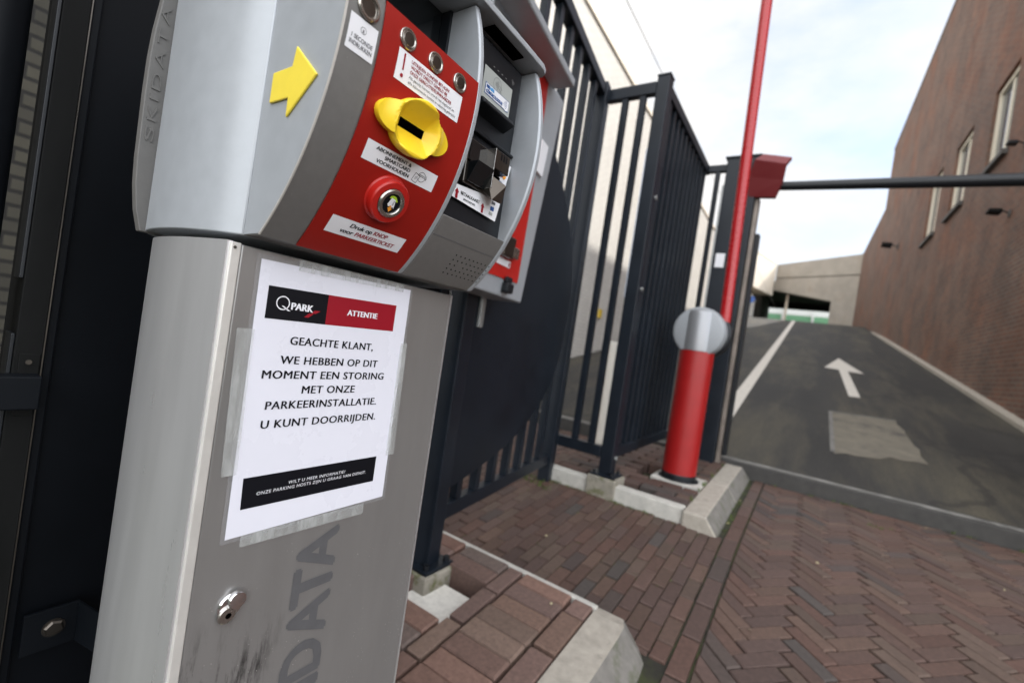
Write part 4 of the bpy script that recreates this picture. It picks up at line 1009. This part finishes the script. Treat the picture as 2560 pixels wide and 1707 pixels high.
# payment card reader
build('ledge', MB().box(.072,.079,.4102,.5441,.262,.267), 'black', tm, bevel=.002)
cs = MB(); X0_ = .0775
cs.add([(X0_,.4275,.1675),(X0_,.5240,.1626),(X0_,.5440,.2500),(X0_,.5155,.2500),(X0_,.5040,.1925),(X0_,.4325,.1850)], [(0,1,4,5),(1,2,3,4)])
cst = build('sticker', cs, 'white', tm, recalc=False)
xs = xm(.0780)
tx = MB(); put(tx,'BETAALKAART',.4440,.4838,.1752,.0042,xs,.008); put(tx,'invoeren',.4504,.4748,.1692,.0040,xs,.004)
build('lettering', tx, 'ink', cst, recalc=False)
for u, v in ((.4360,.1675),(.4912,.1655)):
    tx = MB(); poly(tx,[(u-.0022,v),(u+.0022,v),(u+.0022,v+.008),(u+.0042,v+.008),(u,v+.0135),(u-.0042,v+.008),(u-.0022,v+.008)],xs)
    build('symbol', tx, 'ink_red', cst, recalc=False)
for (c_, items) in (('ink_cyan',[('d',.5262,.2432),('r',.5215,.2030,.0040)]),('ink_red',[('d',.5322,.2425),('d',.5235,.2318)]),('ink_orange',[('d',.5297,.2306)]),('ink_blue',[('r',.5228,.2185,.0032),('r',.5217,.2117,.0026),('r',.5128,.1778,.0036)]),('ink_grey',[('r',.5144,.1862,.0024)]),('lcd',[('r',.5165,.1952,.0022),('r',.5108,.1700,.0026)])):
    tx = MB()
    for it in items:
        if it[0] == 'd': disc(tx,it[1],it[2],.0042,xm(.0781 if c_ in ('ink_cyan','ink_red') else .0783))
        else: rect(tx,it[1]-.0042,it[1]+.0042,it[2]-it[3]/1.2,it[2]+it[3]/1.2,xm(.0781))
    build('logo', tx, c_, cst, recalc=False)
cbz = build('card_reader', MB().box(.072,.0815,.4400,.5155,.1905,.2500), 'steel_dark', tm, bevel=.0015)
build('reader_mirror', MB().box(.0817,.0835,.4440,.4790,.2210,.2470), 'glass_dark', cbz)
build('reader_block', MB().box(.0815,.0965,.4805,.5145,.2235,.2490), 'steel_dark', cbz, bevel=.0012)
build('reader_edge', MB().box(.0815,.0975,.4790,.4808,.1950,.2490), 'steel', cbz, bevel=.0004)
build('card_slot', MB().box(.0815,.0830,.4430,.5140,.2190,.2215), 'slot', cbz)
build('lip', MB().hexa([(.0815,.4440,.1930),(.0860,.4440,.1930),(.0860,.4790,.1930),(.0815,.4790,.1930),(.0815,.4440,.2185),(.1000,.4440,.2185),(.1000,.4790,.2185),(.0815,.4790,.2185)]), 'glass_dark', cbz, bevel=.0008)
build('lip', MB().hexa([(.0815,.4810,.1930),(.1000,.4810,.1790),(.1000,.5040,.1800),(.0815,.5100,.1950),(.0815,.4810,.2185),(.0860,.4810,.2185),(.1030,.5060,.2060),(.0815,.5120,.2185)]), 'steel_dark', cbz, bevel=.001)
tx = MB()
for k in range(3): rect(tx,.492+k*.006,.4955+k*.006,.2375,.2455,xm(.0968)); rect(tx,.492+k*.006,.4945+k*.006,.2462,.2478,xm(.0968))
build('marks', tx, 'ink', cbz, recalc=False)

# ------------------------------------------------------------------ paper notice taped to the door
nt_ = thing('paper_notice', 'white laminated paper notice with black and red header taped to the machine', 'notice', (.001,.35,-.256))
rot = .0130; oy, oz = .2445, .0424
def pm(d): return lambda u,v: (d, u, v)
def corners(e): 
    c_, s_ = math.cos(rot), math.sin(rot)
    return [(oy+u*c_-v*s_, oz+u*s_+v*c_) for u,v in ((-e,e),(.210+e,e),(.210+e,-.297-e),(-e,-.297-e))]
mb = MB(); k = 14; C4 = corners(0)
V = []
for i in range(k+1):
    for j in range(k+1):
        a, b = i/k, j/k
        y_ = (C4[0][0]*(1-a)+C4[1][0]*a)*(1-b)+(C4[3][0]*(1-a)+C4[2][0]*a)*b; z_ = (C4[0][1]*(1-a)+C4[1][1]*a)*(1-b)+(C4[3][1]*(1-a)+C4[2][1]*a)*b
        V.append((.0010, y_, z_))
mb.add(V, [(i*(k+1)+j, i*(k+1)+j+1, (i+1)*(k+1)+j+1, (i+1)*(k+1)+j) for i in range(k) for j in range(k)]); sh = build('sheet', mb, 'paper', nt_)
mb = MB(); poly(mb, corners(.0045)[::-1], pm(.00085)); build('laminate', mb, 'film', nt_, recalc=False)
p1, p2, p3, p4 = pm(.0013), pm(.0016), pm(.0019), pm(.0022)
tx = MB(); poly(tx,[(.2560,-.0183),(.3278,-.0176),(.3273,.0178),(.2558,.0166)],p1); build('header', tx, 'ink', nt_, recalc=False)
tx = MB(); poly(tx,[(.3278,-.0176),(.4325,-.0158),(.4325,.0200),(.3273,.0178)],p1); build('header', tx, 'ink_red', nt_, recalc=False)
tx = MB(); poly(tx,[(.2597,-.2250),(.4366,-.2255),(.4364,-.1907),(.2584,-.1906)],p1); build('footer', tx, 'ink', nt_, recalc=False)
tx = MB(); put(tx,'ATTENTIE',.3562,.4022,-.0030,.0068,p2,.022,.0,1,.018); put(tx,'PARK',.2836,.3094,-.0056,.0078,p2,.022)
ring(tx,.2735,.0002,.0065,.0077,p2,40); poly(tx,[(.2722,-.0028),(.2746,-.0028),(.2832,-.0077),(.2798,-.0077)][::-1],p2)
put(tx,'WILT U MEER INFORMATIE?',.3106,.3876,-.2060,.0036,p2,.0,.10,1.1); put(tx,'ONZE PARKING HOSTS ZIJN U GRAAG VAN DIENST.',.2749,.4212,-.2120,.0036,p2,.0,.10,1.1)
build('lettering', tx, 'ink_white', nt_, recalc=False)
tx = MB(); poly(tx,[(.3080,-.0068),(.3118,-.0030),(.3192,-.0030),(.3135,-.0068)][::-1],p2); poly(tx,[(.2998,-.0122),(.3052,-.0122),(.3112,-.0072),(.3052,-.0072)],p2); build('logo_mark', tx, 'ink_red', nt_, recalc=False)
tx = MB()
for s_, a, b, v in (('GEACHTE KLANT,',.2881,.4025,-.0443),('WE HEBBEN OP DIT',.2800,.4140,-.0662),('MOMENT EEN STORING',.2620,.4275,-.0828),('MET ONZE',.3105,.3830,-.1000),('PARKEERINSTALLATIE.',.2705,.4210,-.1170),('U KUNT DOORRIJDEN.',.2685,.4235,-.1378)):
    put(tx,s_,a,b,v,.0088,p2,.012,.02,1.08)
build('lettering', tx, 'ink', nt_, recalc=False)
for pts in ([(.2295,-.0315),(.2348,-.1851),(.2500,-.1848),(.2470,-.0310)],[(.4500,-.0310),(.4520,-.1910),(.4665,-.1916),(.4614,-.0308)],[(.2640,-.2535),(.2639,-.2663),(.4256,-.2683),(.4250,-.2540)],[(.285,.0505),(.285,.0380),(.440,.0400),(.440,.0505)]):
    tx = MB(); poly(tx, pts, pm(.0024)); build('tape', tx, 'tape', nt_, recalc=False)

# ------------------------------------------------------------------ weeds, leaves
gm = MB()
def tuft(x, y, z, n, r, h):
    for _ in range(n):
        a = random.uniform(0,6.283); q = random.uniform(0,r); px, py = x+q*math.cos(a), y+q*math.sin(a); b = random.uniform(0,6.283); hh = h*random.uniform(.4,1.1); wv = random.uniform(.0015,.004)
        lx, ly = math.cos(b)*hh*.6, math.sin(b)*hh*.6
        gm.add([(px-wv*math.sin(b),py+wv*math.cos(b),z),(px+wv*math.sin(b),py-wv*math.cos(b),z),(px+lx,py+ly,z+hh)], [(0,1,2)])
for _ in range(70): x = random.uniform(-.8,.0); y = 2.572-random.uniform(0,.02); tuft(x,y,zr(y)-.004,5,.02,.014)
for _ in range(14): x = -.8+random.uniform(-.12,.12); y = 2.5+random.uniform(-.08,.08); tuft(x,y,zr(y)-.004,9,.04,.03)
for _ in range(26): y = random.uniform(2.6,3.95); tuft(.208+random.uniform(-.008,.008),y,zr(y)-.006,5,.012,.012)
for _ in range(18): x = random.uniform(.3,2.3); tuft(x,3.985,zr(3.98)-.004,10,.03,.025)
for _ in range(10): y = random.uniform(2.7,3.9); tuft(.015,y,zr(y)+HI,8,.01,.03)
for _ in range(200): x = random.uniform(-.8,.22); y = random.uniform(1.56,2.56); tuft(x,y,zr(y)-.006,4,.015,.009)
for (x,y) in ((.95,3.6),(1.0,3.65),(.9,3.62)): tuft(x,y,zr(y)-.004,14,.03,.025)
build('moss_and_weeds', gm, 'grass', kind='stuff', label='green moss and weeds in the paving joints', recalc=False)
lf = MB()
for (x,y) in ((.62,2.65),(1.35,3.1),(-.12,2.05),(-.45,1.95),(.21,2.8),(.42,1.9),(-.14,1.42),(-.36,1.02),(1.2,3.9),(.21,3.3)):
    a = random.uniform(0,6.28); s = random.uniform(.006,.011); z = zr(y)+.004+(HI+.008 if y < 1.5 else 0)
    lf.add([(x+s*math.cos(a),y+s*math.sin(a),z+.003),(x+s*.5*math.cos(a+1.6),y+s*.5*math.sin(a+1.6),z+.007),(x-s*math.cos(a),y-s*math.sin(a),z+.004),(x+s*.5*math.cos(a-1.6),y+s*.5*math.sin(a-1.6),z)], [(0,1,2,3)])
build('leaf_litter', lf, 'leaf', kind='stuff', label='small dry leaves and crumbs scattered on the brick paving', recalc=False)
for o in sc.objects:
    if '_o' in o: del o['_o']
